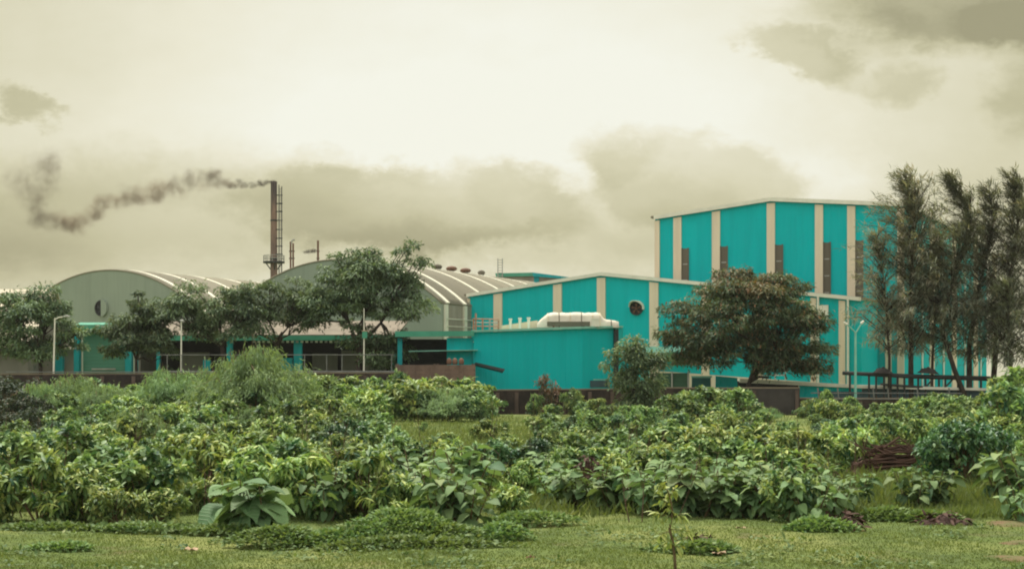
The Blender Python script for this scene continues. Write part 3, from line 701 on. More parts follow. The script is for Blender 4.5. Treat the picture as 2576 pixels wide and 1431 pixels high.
for x, yt in ((1284, 801), (1308, 799), (1330, 798)):
    p = at(x, 815, 114.6); s_ = thing('vent_stub', p, 'white capped vent stub on the flat roof beside the tarpaulin', 'vent', 'white vent stubs on the flat roof')
    zt_ = at(x, yt, 114.6).z
    MB().tube([(p.x, p.y, c0.z + 0.3), (p.x, p.y, zt_ - 0.12)], 0.11, 8).build('pipe', M_white, s_)
    MB().tube([(p.x, p.y, zt_ - 0.12), (p.x, p.y, zt_)], [0.16, 0.14], 8).build('cap', M_white, s_)
rl = thing('roof_railing', at(1215, 830, 114), 'red-oxide and pale pipe railing at the left corner of the flat teal roof', 'railing')
for x, yt, m_ in ((1191, 800, M_rail), (1197, 788, M_rail), (1214, 800, M_rail), (1232, 802, M_galv), (1254, 806, M_rail)):
    p = at(x, 834, 114); zt_ = at(x, yt, 114).z
    MB().tube([(p.x, p.y, c0.z), (p.x, p.y, zt_)], 0.075, 6).build('post', m_, rl)
for yt, m_ in ((802, M_rail), (811, M_galv), (820, M_rail)):
    MB().tube([at(1190, yt, 114), at(1256, yt + 1, 114)], 0.05, 6).build('rail', m_, rl)

# ---- rooftop hut and ladder further back
PH = Plane(1253, 200, ANG)
hut = thing('rooftop_hut', PH.pt(1330, 705), 'small teal rooftop hut with a low roof seen beyond the vaulted roof', 'hut')
wallpoly(PH, [(1253, 697), (1345, 691), (1412, 699)], 0.3, 'wall', M_beige, hut)
for pts, m_, o2 in (([(1250, 688), (1252, 697), (1346, 695), (1344, 686)], M_green, 0.5), ([(1344, 686), (1346, 696), (1416, 701), (1416, 695)], M_tealpaint, 0.55)):
    MB().prism([PH.pt(x, y, o2) for x, y in pts], PH.n * 6).build('roof', m_, hut)
board(PH, 1344, 1357, 690, 720, 0.06, 0.05, 'door', M_tealpaint, hut)
ld = thing('roof_ladder', at(1258, 690, 199), 'thin steel ladder rising above the small rooftop hut', 'ladder')
for x in (1252.5, 1264): MB().tube([at(x, 700, 199), at(x, 650, 199)], 0.07, 5).build('stile', M_galv, ld)
for k in range(7): MB().tube([at(1252.5, 654 + k * 6.5, 199), at(1264, 654 + k * 6.5, 199)], 0.045, 5).build('rung', M_galv, ld)

# ---- chimney
D = 215.0
ch = thing('chimney', gp(689, D), 'tall rust-brown steel chimney with a caged ladder, trailing dark smoke', 'chimney')
def chz(y): return HC + (YH - y) / FPX * D
cx = gp(689, D).x
r_ = 8.0 / FPX * D
mc, q = newmat('chimney_steel')                  # weathered steel, sooted from the mouth down
g = q.node('ShaderNodeNewGeometry'); sp = q.node('ShaderNodeSeparateXYZ'); q.l.new(g.outputs['Position'], sp.inputs[0])
n_ = q.noise(q.comb(sp.outputs[0], sp.outputs[1], q.m('MULTIPLY', sp.outputs[2], 0.3)), 0.9, 6, 0.65)
c_ = q.mix(q.smooth(n_, 0.35, 0.7), (0.26, 0.165, 0.12), (0.15, 0.105, 0.085))
so_ = q.smooth(q.m('ADD', sp.outputs[2], q.m('MULTIPLY', q.m('SUBTRACT', n_, 0.5), 6.0)), chz(545), chz(480))
c_ = q.mix(so_, c_, (0.09, 0.068, 0.065))
finish(q, principled(q, c_, 0.75, 0.25))
MB().tube([(cx, D, 0), (cx, D, chz(690)), (cx, D, chz(512)), (cx, D, chz(460)), (cx, D, chz(457))], [r_ * 1.1, r_ * 1.1, r_, r_ * 0.98, r_ * 1.04], 20).build('shaft', mc, ch, True)
for y in (555, 652):
    MB().tube([(cx, D, chz(y + 2)), (cx, D, chz(y - 2))], r_ * 1.12, 20).build('band', M_darkmetal, ch)
pl = MB().tube([(cx, D, chz(662)), (cx, D, chz(658))], 27 / FPX * D, 20).build('platform', M_darkmetal, ch)
rp = 26 / FPX * D
rm = MB()
for k in range(12):
    a = k * math.pi / 6
    MB().tube([(cx + rp * math.cos(a), D + rp * math.sin(a), chz(659)), (cx + rp * math.cos(a), D + rp * math.sin(a), chz(643))], 0.05, 5).build('guard_post', M_galv, pl)
for y in (643, 650):
    MB().tube([(cx + rp * math.cos(k * math.pi / 12), D + rp * math.sin(k * math.pi / 12), chz(y)) for k in range(25)], 0.05, 5).build('guard_rail', M_galv, pl)
for k in range(4):
    a = k * math.pi / 2 + 0.3
    MB().tube([(cx + rp * 0.8 * math.cos(a), D + rp * 0.8 * math.sin(a), chz(661)), (cx + r_ * math.cos(a), D + r_ * math.sin(a), chz(678))], 0.09, 5).build('bracket', M_darkmetal, pl)
ldx = [cx + (x - 689) / FPX * D for x in (703.0, 710.0)]
ca = MB()
for x, y0 in zip(ldx, (466, 470)):
    MB().tube([(x, D - 0.4, chz(688)), (x, D - 0.4, chz(y0))], 0.075, 5).build('ladder_stile', M_darkmetal, ch)
for k in range(54):
    z = chz(684) + k * 0.235 * 1.0 * (chz(470) - chz(684)) / 12.8
    if z > chz(472): break
    MB().tube([(ldx[0], D - 0.4, z), (ldx[1], D - 0.4, z)], 0.04, 4).build('rung', M_darkmetal, ch)
for y in (492, 513, 533, 555, 578, 600, 620, 640):
    MB().tube([(cx + r_ * 0.8, D - 0.4, chz(y)), (ldx[1] + 0.12, D - 0.4, chz(y))], 0.08, 5).build('ladder_bracket', M_darkmetal, ch)
# thin stacks behind the middle vault
for x, yt, d, lb in ((731, 608, 212, 'thin grey vent mast with a cap, left one of the pair right of the chimney'), (737.5, 612, 212, 'thin grey vent mast, right one of the pair beside the chimney'), (800, 605, 214, 'thin rusty stack with a small dark smoke trail, above the middle vault')):
    m_ = thing('vent_mast', gp(x, d), lb, 'vent stack')
    z0, z1 = 0, HC + (YH - yt) / FPX * d; xx = gp(x, d).x
    MB().tube([(xx, d, z0), (xx, d, z1)], 0.14 if d < 214 else 0.16, 7).build('pipe', M_rust, m_)
    if x < 735: MB().tube([(xx, d, z1 - 0.5), (xx + 0.25, d, z1 + 0.2), (xx + 0.6, d, z1 + 0.3)], [0.12, 0.14, 0.2], 7).build('bent_cap', M_galv, m_)
    for y in (632, 650): MB().tube([(xx - 0.22, d, HC + (YH - y) / FPX * d), (xx + 0.22, d, HC + (YH - y) / FPX * d)], 0.1, 6).build('clamp', M_darkmetal, m_)

# ---- low long shed with pale roof edge and teal wall on the right
PR = Plane(1640, 116, R(6))
ls = thing('low_shed', PR.pt(1980, 960), 'long low teal shed with a pale roof edge running behind the wall at the right', 'shed')
def slab(P, pts, out, thick, name, mat, root):
    mb = MB(); mb.prism([P.pt(x, y, out) for x, y in pts], P.n * thick); return mb.build(name, mat, root)
slab(PR, [(1860, 962), (2166, 976), (2480, 982), (2480, 976), (2166, 968), (1860, 952)], 0.5, 3.0, 'roof', M_white, ls)
slab(PR, [(2010, 1040), (2168, 1040), (2168, 974), (2010, 966)], 0.0, 0.2, 'wall', M_teal2, ls)
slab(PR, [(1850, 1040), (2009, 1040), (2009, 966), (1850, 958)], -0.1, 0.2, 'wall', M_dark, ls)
slab(PR, [(2169, 1045), (2480, 1045), (2480, 982), (2169, 975)], 0.0, 0.2, 'wall', M_slate, ls)
slab(PR, [(2060, 1010), (2168, 1010), (2168, 985), (2060, 983)], 0.06, 0.08, 'opening', M_slate, ls)
slab(PR, [(1800, 1040), (1855, 1040), (1855, 950), (1800, 945)], 0.02, 0.2, 'wall', M_teal2, ls)
np_ = thing('net_screen', PR.pt(1700, 960, 1.5), 'faded green net screen on posts above the wall beside the leafy young tree', 'net screen')
slab(PR, [(1652, 976), (1728, 976), (1728, 938), (1652, 938)], 2.5, 0.06, 'net', M_net, np_)
for x in (1651, 1690, 1730): MB().tube([PR.at(PR.s_of(x), 0, 2.6), PR.pt(x, 934, 2.6)], 0.07, 6).build('post', M_galv, np_)
bn = thing('teal_skip', PR.pt(1770, 975, 1.8), 'dark teal open skip beside the green net screen', 'skip')
slab(PR, [(1738, 1030), (1788, 1030), (1786, 946), (1740, 946)], 1.8, 1.2, 'body', plain('dark_teal_paint', (0.012, 0.125, 0.115), 0.6, 0.4, 1.0), bn)
slab(PR, [(1738, 950), (1789, 950), (1789, 945), (1738, 945)], 1.9, 0.12, 'rim', M_mint, bn)
gt = thing('sign_frame', at(1935, 930, 117), 'pale steel frame standing under the flame tree', 'frame')
for x in (1918, 1950, 1976): MB().tube([at(x, 955, 117), at(x, 905, 117)], 0.06, 5).build('post', M_galv, gt)
for y in (916, 943): MB().tube([at(1918, y, 117), at(1976, y, 117)], 0.05, 5).build('rail', M_galv, gt)

# ---- dark steel pipe rack on the right
PK = Plane(2120, 113, R(-3))
rack = thing('pipe_rack', PK.pt(2320, 950), 'dark steel pipe rack on thin legs crossing in front of the needle tree trunks', 'pipe rack')
MB().tube([PK.pt(2120, 938), PK.pt(2300, 946), PK.pt(2490, 951)], 0.16, 7).build('pipe', M_darkmetal, rack)
MB().tube([PK.pt(2190, 943, -0.4), PK.pt(2300, 949, -0.4), PK.pt(2490, 955, -0.4)], 0.10, 7).build('pipe', M_darkmetal, rack)
MB().tube([PK.pt(2215, 966), PK.pt(2300, 972), PK.pt(2410, 978)], 0.09, 7).build('chord', M_darkmetal, rack)
for x in (2138, 2186, 2204, 2224, 2241, 2258, 2275, 2310, 2328, 2362, 2378, 2410, 2440, 2468):
    y = 938 + (x - 2120) * 0.04; 
    MB().tube([PK.pt(x, y), PK.at(PK.s_of(x), 0)], 0.085, 6).build('leg', M_darkmetal, rack)
for x in (2328, 2378): MB().tube([PK.pt(x, 974), PK.pt(x + 22, 950)], 0.07, 6).build('brace', M_darkmetal, rack)
for x0, x1 in ((2196, 2244), (2308, 2358)):
    mb = MB(); k0, k1 = PK.pt(x0, 934, 0.2), PK.pt(x1, 938, 0.2)
    nn = 10
    for i in range(nn + 1):
        u = i / nn; p = k0.lerp(k1, u); h_ = 0.45 * math.sin(math.pi * u) ** 0.7 + 0.03
        for k in range(6):
            a = math.pi * k / 5
            mb.v.append((p.x, p.y - math.cos(a) * 0.45, p.z - 0.1 + math.sin(a) * h_ * (1 + 0.2 * math.sin(i * 2.3 + k))))
    for i in range(nn):
        for k in range(5): mb.f.append((i * 6 + k, i * 6 + 6 + k, i * 6 + 7 + k, i * 6 + k + 1))
    mb.f += [tuple(range(6)), tuple(range(nn * 6 + 5, nn * 6 - 1, -1))]
    mb.build('lagging', M_panel, rack, True)

# ================================================================ boundary wall, fence, lamps
def wall_run(x0, d0, x1, d1, y0, y1, mat, label, posts, cop=True, drop=0):
    a, b = gp(x0, d0), gp(x1, d1); dv = (b - a); ax = dv.normalized(); nb = Vector((-ax.y, ax.x, 0))
    z0, z1 = HC - (y0 - YH) / FPX * d0, HC - (y1 - YH) / FPX * d1
    w = thing('boundary_wall', (a + b) / 2, label, 'wall', 'runs of the brick boundary wall')
    MB().prism([a, b, b + Vector((0, 0, z1)), a + Vector((0, 0, z0))], nb * 0.23).build('wall', mat, w)
    if cop:
        o = -nb * 0.04
        MB().prism([a + o + Vector((0, 0, z0 + 0.003)), b + o + Vector((0, 0, z1 + 0.003)), b + o + Vector((0, 0, z1 + 0.10)), a + o + Vector((0, 0, z0 + 0.10))], nb * 0.31).build('coping', M_coping, w)
    for x in posts:
        u = (x - x0) / (x1 - x0)
        for _ in range(6):
            p = a + dv * u; u += (x - (X0 + p.x / p.y * FPX)) / (x1 - x0)
        p = a + dv * u; zt = z0 + (z1 - z0) * u
        MB().box((p.x - nb.x * 0.09, p.y - nb.y * 0.09, zt / 2 - 0.06), (0.26, 0.16, zt - 0.14), ax).build('pier', M_post, w)
    return a, b, z0, z1
WL = wall_run(-120, 108, 994, 106, 943, 939, M_brick, 'tall dark brick boundary wall in front of the left trees and open shed', (20, 95, 182, 258, 337, 420, 500, 580, 660, 735, 780, 850, 920))
wall_run(994, 106, 1200, 105.8, 960, 972, M_brick, 'rough brick boundary wall stretch under the pale brick pen', (1060, 1120, 1190))
wall_run(1200, 105.8, 1556, 105, 983, 980, M_brick, 'stained brick boundary wall right below the flat teal block', (1252, 1300, 1360, 1420, 1484, 1540))
wall_run(1556, 105, 1850, 104, 976, 978, M_brick, 'dark brick boundary wall stretch behind the leafy young tree', (1600, 1660, 1720, 1780, 1830))
wall_run(1850, 104, 2012, 103.5, 977, 977, M_panel, 'dark panelled boundary wall stretch with red-brown posts below the flame tree', (1855, 1897, 2005))
wall_run(2012, 103.5, 2760, 101, 1003, 1006, M_brick, 'lower brick boundary wall at the right below the blue-grey shed wall', (2020, 2120, 2164, 2200, 2300, 2400, 2500, 2600))
# pipe fence along the left wall
fe = thing('pipe_fence', (WL[0] + WL[1]) / 2, 'thin grey pipe fence standing on the tall left boundary wall', 'fence')
for x in (425, 462, 520, 610, 690, 769, 824, 862, 985):
    p = WL[0] + (WL[1] - WL[0]) * ((x + 120) / 1114.0)
    MB().tube([p + Vector((0, 0.1, 2.95)), p + Vector((0, 0.1, 4.42))], 0.042, 5).build('post', M_pipe, fe)
for z, r0 in ((4.42, 0.034), (3.2, 0.034)):
    p0 = WL[0] + (WL[1] - WL[0]) * ((400 + 120) / 1114.0); p1 = WL[0] + (WL[1] - WL[0]) * ((992 + 120) / 1114.0)
    MB().tube([p0 + Vector((0, 0.1, z)), p1 + Vector((0, 0.1, z))], r0, 5).build('rail', M_pipe, fe)
p0 = WL[0] + (WL[1] - WL[0]) * 0.12
MB().tube([p0 + Vector((0, -0.02, 3.14)), WL[1] + Vector((0, -0.02, 3.14))], 0.04, 5).build('rail', M_pipe, fe)
f2 = thing('pipe_fence', gp(2230, 103), 'thin grey pipe fence on the low right boundary wall', 'fence')
for x in (2060, 2110, 2199, 2236, 2310, 2390): MB().tube([at(x, 1005, 102.6), at(x - 3, 975, 102.6)], 0.05, 5).build('post', M_pipe, f2)
for y in (988, 1003): MB().tube([at(2040, y, 102.6), at(2420, y + 1, 102.6)], 0.035, 5).build('rail', M_pipe, f2)

def lamp(x, d, yt, label, kind):
    b = gp(x, d); l = thing('lamp_post', b, label, 'lamp post')
    zt = HC + (YH - yt) / FPX * d
    if kind == 'arm':
        MB().tube([b, b + Vector((0.05, 0, zt * 0.5)), b + Vector((0.14, 0, zt))], [0.09, 0.075, 0.055], 8).build('pole', M_white, l)
        t = b + Vector((0.14, 0, zt))
        MB().tube([t + Vector((0, 0, -0.12)), t + Vector((0.3, 0, 0.05)), t + Vector((0.75, 0, 0.1))], 0.04, 6).build('arm', M_white, l)
        MB().tube([t + Vector((0.6, 0, 0.1)), t + Vector((0.9, 0, 0.14)), t + Vector((1.15, 0, 0.1))], [0.05, 0.11, 0.05], 8).build('lamp_head', M_galv, l)
    elif kind == 'plain':
        MB().tube([b, b + Vector((0, 0, zt))], [0.07, 0.05], 8).build('pole', M_white, l)
        MB().tube([b + Vector((-0.05, -0.05, zt)), b + Vector((0.22, -0.2, zt - 0.06))], [0.07, 0.1], 7).build('lamp_head', M_galv, l)
    elif kind == 'box':
        MB().tube([b, b + Vector((0.02, 0, zt * 0.7)), b + Vector((0.02, 0, zt))], [0.065, 0.05, 0.03], 8).build('pole', M_white, l)
        z = HC + (YH - 842) / FPX * d
        MB().box((b.x + 0.1, b.y - 0.16, z), (0.36, 0.24, 0.5)).build('fuse_box', M_green, l)
        MB().box((b.x + 0.1, b.y - 0.16, z + 0.29), (0.46, 0.32, 0.06)).build('box_lid', M_litter, l)
    else:
        zf = HC + (YH - 834) / FPX * d
        MB().tube([b, b + Vector((0, 0, zf))], [0.11, 0.08], 8).build('pole', M_mint, l)
        for s, k in ((-1, 0.72), (1, 0.5)):
            e = b + Vector((s * k, 0, zf + (0.62 if s < 0 else 0.7)))
            ar = MB().tube([b + Vector((0, 0, zf - 0.1)), b + Vector((s * 0.12, 0, zf + 0.05)), e], [0.07, 0.06, 0.05], 7).build('arm', M_mint, l)
            MB().tube([e - Vector((s * 0.1, 0, 0.1)), e + Vector((s * 0.12, 0, 0.08))], [0.10, 0.08], 7).build('lamp_head', M_white, ar)
    return l
lamp(133.5, 109.2, 800, 'pale lamp post with a short arm in front of the left shade tree', 'arm')
lamp(456, 108.8, 806, 'plain pale lamp post behind the feathery bushes, right of the roller door', 'plain')
lamp(915, 108.4, 775, 'pale pole carrying a small green fuse box in front of the tallest shade tree', 'box')
lamp(2152, 104.8, 818, 'pale mint twin-armed lamp post in front of the gabled hall', 'twin')
# ================================================================ leaves
def tri_mesh(name, V, F, mat, tint=None, smooth=True):
    me = bpy.data.meshes.new(name)
    me.vertices.add(len(V)); me.vertices.foreach_set('co', np.asarray(V, np.float32).ravel())
    F = np.asarray(F, np.int32); k = F.shape[1]
    me.loops.add(F.size); me.loops.foreach_set('vertex_index', F.ravel())
    me.polygons.add(len(F)); me.polygons.foreach_set('loop_start', np.arange(0, F.size, k, dtype=np.int32))
    if smooth: me.polygons.foreach_set('use_smooth', np.ones(len(F), bool))
    me.materials.append(mat)
    me.update(calc_edges=True)
    if tint is not None:
        at_ = me.color_attributes.new('tint', 'FLOAT_COLOR', 'POINT')
        c = np.ones((len(V), 4), np.float32); c[:, :tint.shape[1]] = tint
        at_.data.foreach_set('color', c.ravel())
    return me
def norm(a): return a / np.maximum(np.linalg.norm(a, axis=-1, keepdims=True), 1e-9)
class Leaves:
    """collects leaves (base point, direction, up hint, length, width, shade, accent)"""
    def __init__(s, seed=0): s.P = []; s.D = []; s.U = []; s.L = []; s.W = []; s.T = []; s.r = np.random.default_rng(seed)
    def add(s, P, D, L, W, T, A=None, U=None):
        n = len(P); s.P.append(np.asarray(P, float)); s.D.append(norm(np.asarray(D, float)))
        s.U.append(np.tile([0, 0, 1.0], (n, 1)) if U is None else np.asarray(U, float))
        s.L.append(np.broadcast_to(L, (n,)).astype(float)); s.W.append(np.broadcast_to(W, (n,)).astype(float))
        a = np.zeros(n) if A is None else A
        s.T.append(np.stack([np.clip(np.broadcast_to(T, (n,)), 0, 1), np.clip(np.broadcast_to(a, (n,)), 0, 1)], -1))
    def mesh(s, name, mat, droop=0.25, fold=0.22, simple=False):
        P, D, U, L, W, T = [np.concatenate(x) for x in (s.P, s.D, s.U, s.L, s.W, s.T)]
        n = len(P)
        U = U + s.r.normal(0, 0.25, U.shape)
        S = norm(np.cross(D, U)); N = norm(np.cross(S, D))
        Lc, Wc = L[:, None], W[:, None]
        def pt(u, w, dn): return P + D * Lc * u + S * Wc * w + N * (-Lc * dn)
        if simple:
            V = np.stack([P, pt(0.45, 0.5, 0.03), pt(1.0, 0, droop), pt(0.45, -0.5, 0.03)], 1)
            F = (np.arange(n)[:, None] * 4 + np.array([0, 1, 2, 3])[None])
            return tri_mesh(name, V.reshape(-1, 3), F, mat, np.repeat(T, 4, 0))
        f = fold
        V = np.stack([P, pt(.3, .42, droop * .06 - f * .12), pt(.3, 0, droop * .10 + 0.02), pt(.3, -.42, droop * .06 - f * .12),
                      pt(.66, .40, droop * .42 - f * .12), pt(.66, 0, droop * .46 + 0.01), pt(.66, -.40, droop * .42 - f * .12), pt(1.0, 0, droop)], 1)
        t8 = np.array([[0, 2, 1], [0, 3, 2], [1, 2, 5], [1, 5, 4], [2, 3, 6], [2, 6, 5], [4, 5, 7], [5, 6, 7]])
        F = (np.arange(n)[:, None, None] * 8 + t8[None]).reshape(-1, 3)
        return tri_mesh(name, V.reshape(-1, 3), F, mat, np.repeat(T, 8, 0))

OVATE = ([0, .10, .25, .42, .60, .78, .92, 1.0], [0.02, .30, .47, .50, .43, .28, .11, 0.0])
def ovate_mesh(s, name, mat, droop=0.4, fold=0.25):
    """broad rounded leaves, cupped along the midrib with a slightly wavy edge"""
    P, D, U, L, W, T = [np.concatenate(x) for x in (s.P, s.D, s.U, s.L, s.W, s.T)]
    n = len(P); U = U + s.r.normal(0, 0.3, U.shape)
    S = norm(np.cross(D, U)); N = norm(np.cross(S, D)); Lc, Wc = L[:, None], W[:, None]
    m = len(OVATE[0]); V = np.zeros((n, m, 3, 3)); B = np.zeros((n, m, 3))
    dr = droop * s.r.uniform(0.5, 1.5, (n, 1)); tw = s.r.normal(0, 0.25, (n, 1))
    for i, (u, w) in enumerate(zip(*OVATE)):
        for j, sd in enumerate((-1, 0, 1)):
            wave = s.r.normal(0, 0.025, (n, 1)) if sd else 0
            V[:, i, j] = P + D * Lc * (u - 0.12 * dr * u * u) + S * Wc * w * sd - N * Lc * (dr * u * u + wave) + N * Wc * w * (fold * abs(sd) + tw * u * sd)
            B[:, i, j] = u - 0.30 * abs(sd) * w * 2 * 0.6
    idx = np.arange(m * 3).reshape(m, 3); F = []
    for i in range(m - 1):
        for j in range(2): F.append([idx[i, j], idx[i, j + 1], idx[i + 1, j + 1], idx[i + 1, j]])
    F = (np.arange(n)[:, None, None] * m * 3 + np.array(F)[None]).reshape(-1, 4)
    T3 = np.concatenate([np.repeat(T, m * 3, 0), B.reshape(-1, 1)], 1)
    return tri_mesh(name, V.reshape(-1, 3), F, mat, T3)

# ================================================================ trees behind the wall
def sample_lobes(r, lobes, n, up=-0.25, shell=0.5):
    vol = np.array([l[3] * l[4] * l[5] for l in lobes]) ** 0.67; vol /= vol.sum()
    out = []
    for i in r.choice(len(lobes), n, p=vol):
        cx, cy, cz, rx, ry, rz = lobes[i]
        while True:
            d = norm(r.normal(0, 1, 3))
            if d[2] > up: break
        k = shell + (1 - shell) * r.random() ** 0.6
        out.append([cx + d[0] * rx * k, cy + d[1] * ry * k, cz + d[2] * rz * k])
    return np.array(out)
def shade_tree(name, label, x, d, base_x, lobes_px, fork_y, n_pads, per, padr, mat, seed, L=0.34, Wd=0.125, depth=None, trunk_r=0.22, twist=0.0, group=None, accent=0.15, extra=None, flat=0.42):
    """trunk that forks into limbs, each ending in flat layers of leaf sprays"""
    r = np.random.default_rng(seed)
    base = gp(base_x, d)
    t = thing(name, base, label, 'tree', group)
    lobes = []
    for (px, py, rx, ry) in lobes_px:
        c = at(px, py, d); k = d / FPX
        lobes.append((c.x, c.y, c.z, rx * k, (depth or rx * k * 0.8), ry * k))
    pads = sample_lobes(r, lobes, int(n_pads * 0.95), -0.5, 0.45)
    if extra is not None:
        pads = np.concatenate([pads, np.array([list(at(px, py, d)) for px, py in extra])])
    lv = Leaves(seed)
    ctr = pads.mean(0); sprig = r.random(len(pads)) < 0.22       # some boughs reach out past the crown
    pads[sprig] = ctr + (pads[sprig] - ctr) * r.uniform(1.05, 1.2, (sprig.sum(), 1))
    for ip, p in enumerate(pads):
        pr = padr * (r.uniform(0.3, 0.6) if sprig[ip] else r.choice((0.55, 0.8, 1.0, 1.3))); n = int(per * 1.2 * r.uniform(0.5, 1.3) * (pr / padr) ** 1.5)
        a = r.uniform(0, 2 * math.pi, n); rad = np.sqrt(r.random(n)) * pr
        tilt = r.normal(0, 0.16, 2)
        o = np.stack([np.cos(a) * rad, np.sin(a) * rad, r.normal(0, pr * flat * 0.42, n) - 0.25 * (rad / pr) ** 2 * pr * flat], -1)
        o[:, 2] += o[:, 0] * tilt[0] + o[:, 1] * tilt[1]
        D = np.stack([np.cos(a), np.sin(a), r.normal(-0.18, 0.35, n)], -1) + r.normal(0, 0.45, (n, 3))
        shade = np.clip(r.normal(0.45, 0.25, n) + r.normal(0, 0.14), 0, 1)
        acc = (r.random(n) < accent) * r.random(n) + max(0, r.normal(-0.22, 0.25)) * (accent > 0.15)
        lv.add(p + o, D, L * r.uniform(0.7, 1.3, n), Wd * r.uniform(0.8, 1.3, n), shade, acc)
    me = lv.mesh('crown', mat, droop=0.3, simple=True)
    me.transform(__import__('mathutils').Matrix.Translation(-base))
    link('crown', me, t)
    fork = at((x + base_x) / 2, fork_y, d)
    mb = MB()
    mid = base.lerp(fork, 0.5) + Vector((twist, 0, 0))
    mb.tube([base, mid, fork], [trunk_r, trunk_r * 0.85, trunk_r * 0.7], 9)
    order = r.permutation(len(pads))[:min(len(pads), 40)]
    if extra is not None: order = np.concatenate([order, np.arange(len(pads) - len(extra), len(pads))])
    nl = 6
    hubs = []
    for k in range(nl):
        c = pads[order[k % len(order)]]
        hubs.append(fork.lerp(Vector(c), 0.45) + Vector((r.normal(0, .3), r.normal(0, .3), -0.3)))
        mb.tube([fork, fork.lerp(hubs[-1], 0.5) + Vector((0, 0, 0.25)), hubs[-1]], [trunk_r * 0.55, trunk_r * 0.42, trunk_r * 0.3], 7)
    for i in order:
        p = Vector(pads[i]); h = min(hubs, key=lambda q_: (q_ - p).length)
        m_ = h.lerp(p, 0.5) + Vector((0, 0, 0.15 + 0.1 * r.normal()))
        mb.tube([h, m_, p], [trunk_r * 0.28, trunk_r * 0.18, 0.025], 5)
    mb.build('trunk', M_bark, t, True)
    return t
G = 'shade trees behind the boundary wall'
shade_tree('shade_tree', 'dark layered shade tree at the far left behind the pale lamp post', 95, 113, 108, [(90, 835, 115, 85), (60, 780, 80, 45), (20, 850, 70, 70), (155, 850, 55, 65), (100, 890, 80, 35)], 915, 78, 210, 1.0, F_tree, 11, group=G, accent=0.1,
           extra=[(108, 732), (100, 745), (15, 745), (30, 752), (150, 762), (190, 830)], trunk_r=0.2)
shade_tree('shade_tree', 'small shade tree right of the green roller door, crown hanging low', 340, 114, 345, [(345, 840, 75, 70), (400, 780, 70, 55), (310, 860, 45, 55), (390, 870, 60, 50)], 905, 66, 200, 0.95, F_tree, 12, group=G, accent=0.1, trunk_r=0.16)
shade_tree('shade_tree', 'spreading shade tree with forked trunk in front of the teal-pillared open shed', 545, 115, 572, [(540, 770, 120, 62), (460, 790, 75, 60), (620, 770, 80, 58), (560, 830, 100, 35)], 872, 84, 200, 1.05, F_tree, 13, group=G, accent=0.12, trunk_r=0.24)
shade_tree('shade_tree', 'loose sparse shade tree between the forked tree and the tallest shade tree', 705, 116, 690, [(705, 770, 90, 60), (670, 735, 75, 30), (760, 800, 60, 55), (740, 750, 60, 45)], 870, 62, 150, 0.95, F_tree, 14, group=G, accent=0.13, trunk_r=0.2)
shade_tree('shade_tree', 'tallest shade tree with branch tips reaching up right, before the middle vault', 900, 114, 905, [(900, 750, 110, 110), (960, 690, 75, 50), (850, 770, 80, 75), (1020, 780, 50, 65), (930, 870, 75, 70), (880, 690, 70, 50), (960, 900, 50, 45)], 890, 140, 220, 1.1, F_tree, 15, group=G, accent=0.08, trunk_r=0.34,
           extra=[(1000, 640), (1012, 632), (1024, 625), (1034, 620), (1044, 655), (1055, 655), (1066, 663), (940, 640), (905, 645), (1040, 720), (965, 900), (975, 880), (945, 905), (925, 632)])
shade_tree('flame_tree', 'broad dome-shaped flame tree with russet tints standing before the gabled hall', 1880, 112, 1888, [(1875, 800, 190, 100), (1890, 740, 130, 58), (1750, 830, 85, 75), (1985, 850, 92, 85), (1870, 880, 130, 60), (2020, 915, 55, 42), (1720, 880, 60, 50), (1800, 900, 85, 45), (1950, 905, 90, 42)], 962, 235, 230, 1.1, F_flame, 16, group=G, accent=0.17, trunk_r=0.26, twist=-0.15,
           extra=[(1870, 684), (1820, 700), (1940, 705), (1700, 775), (1690, 840)])

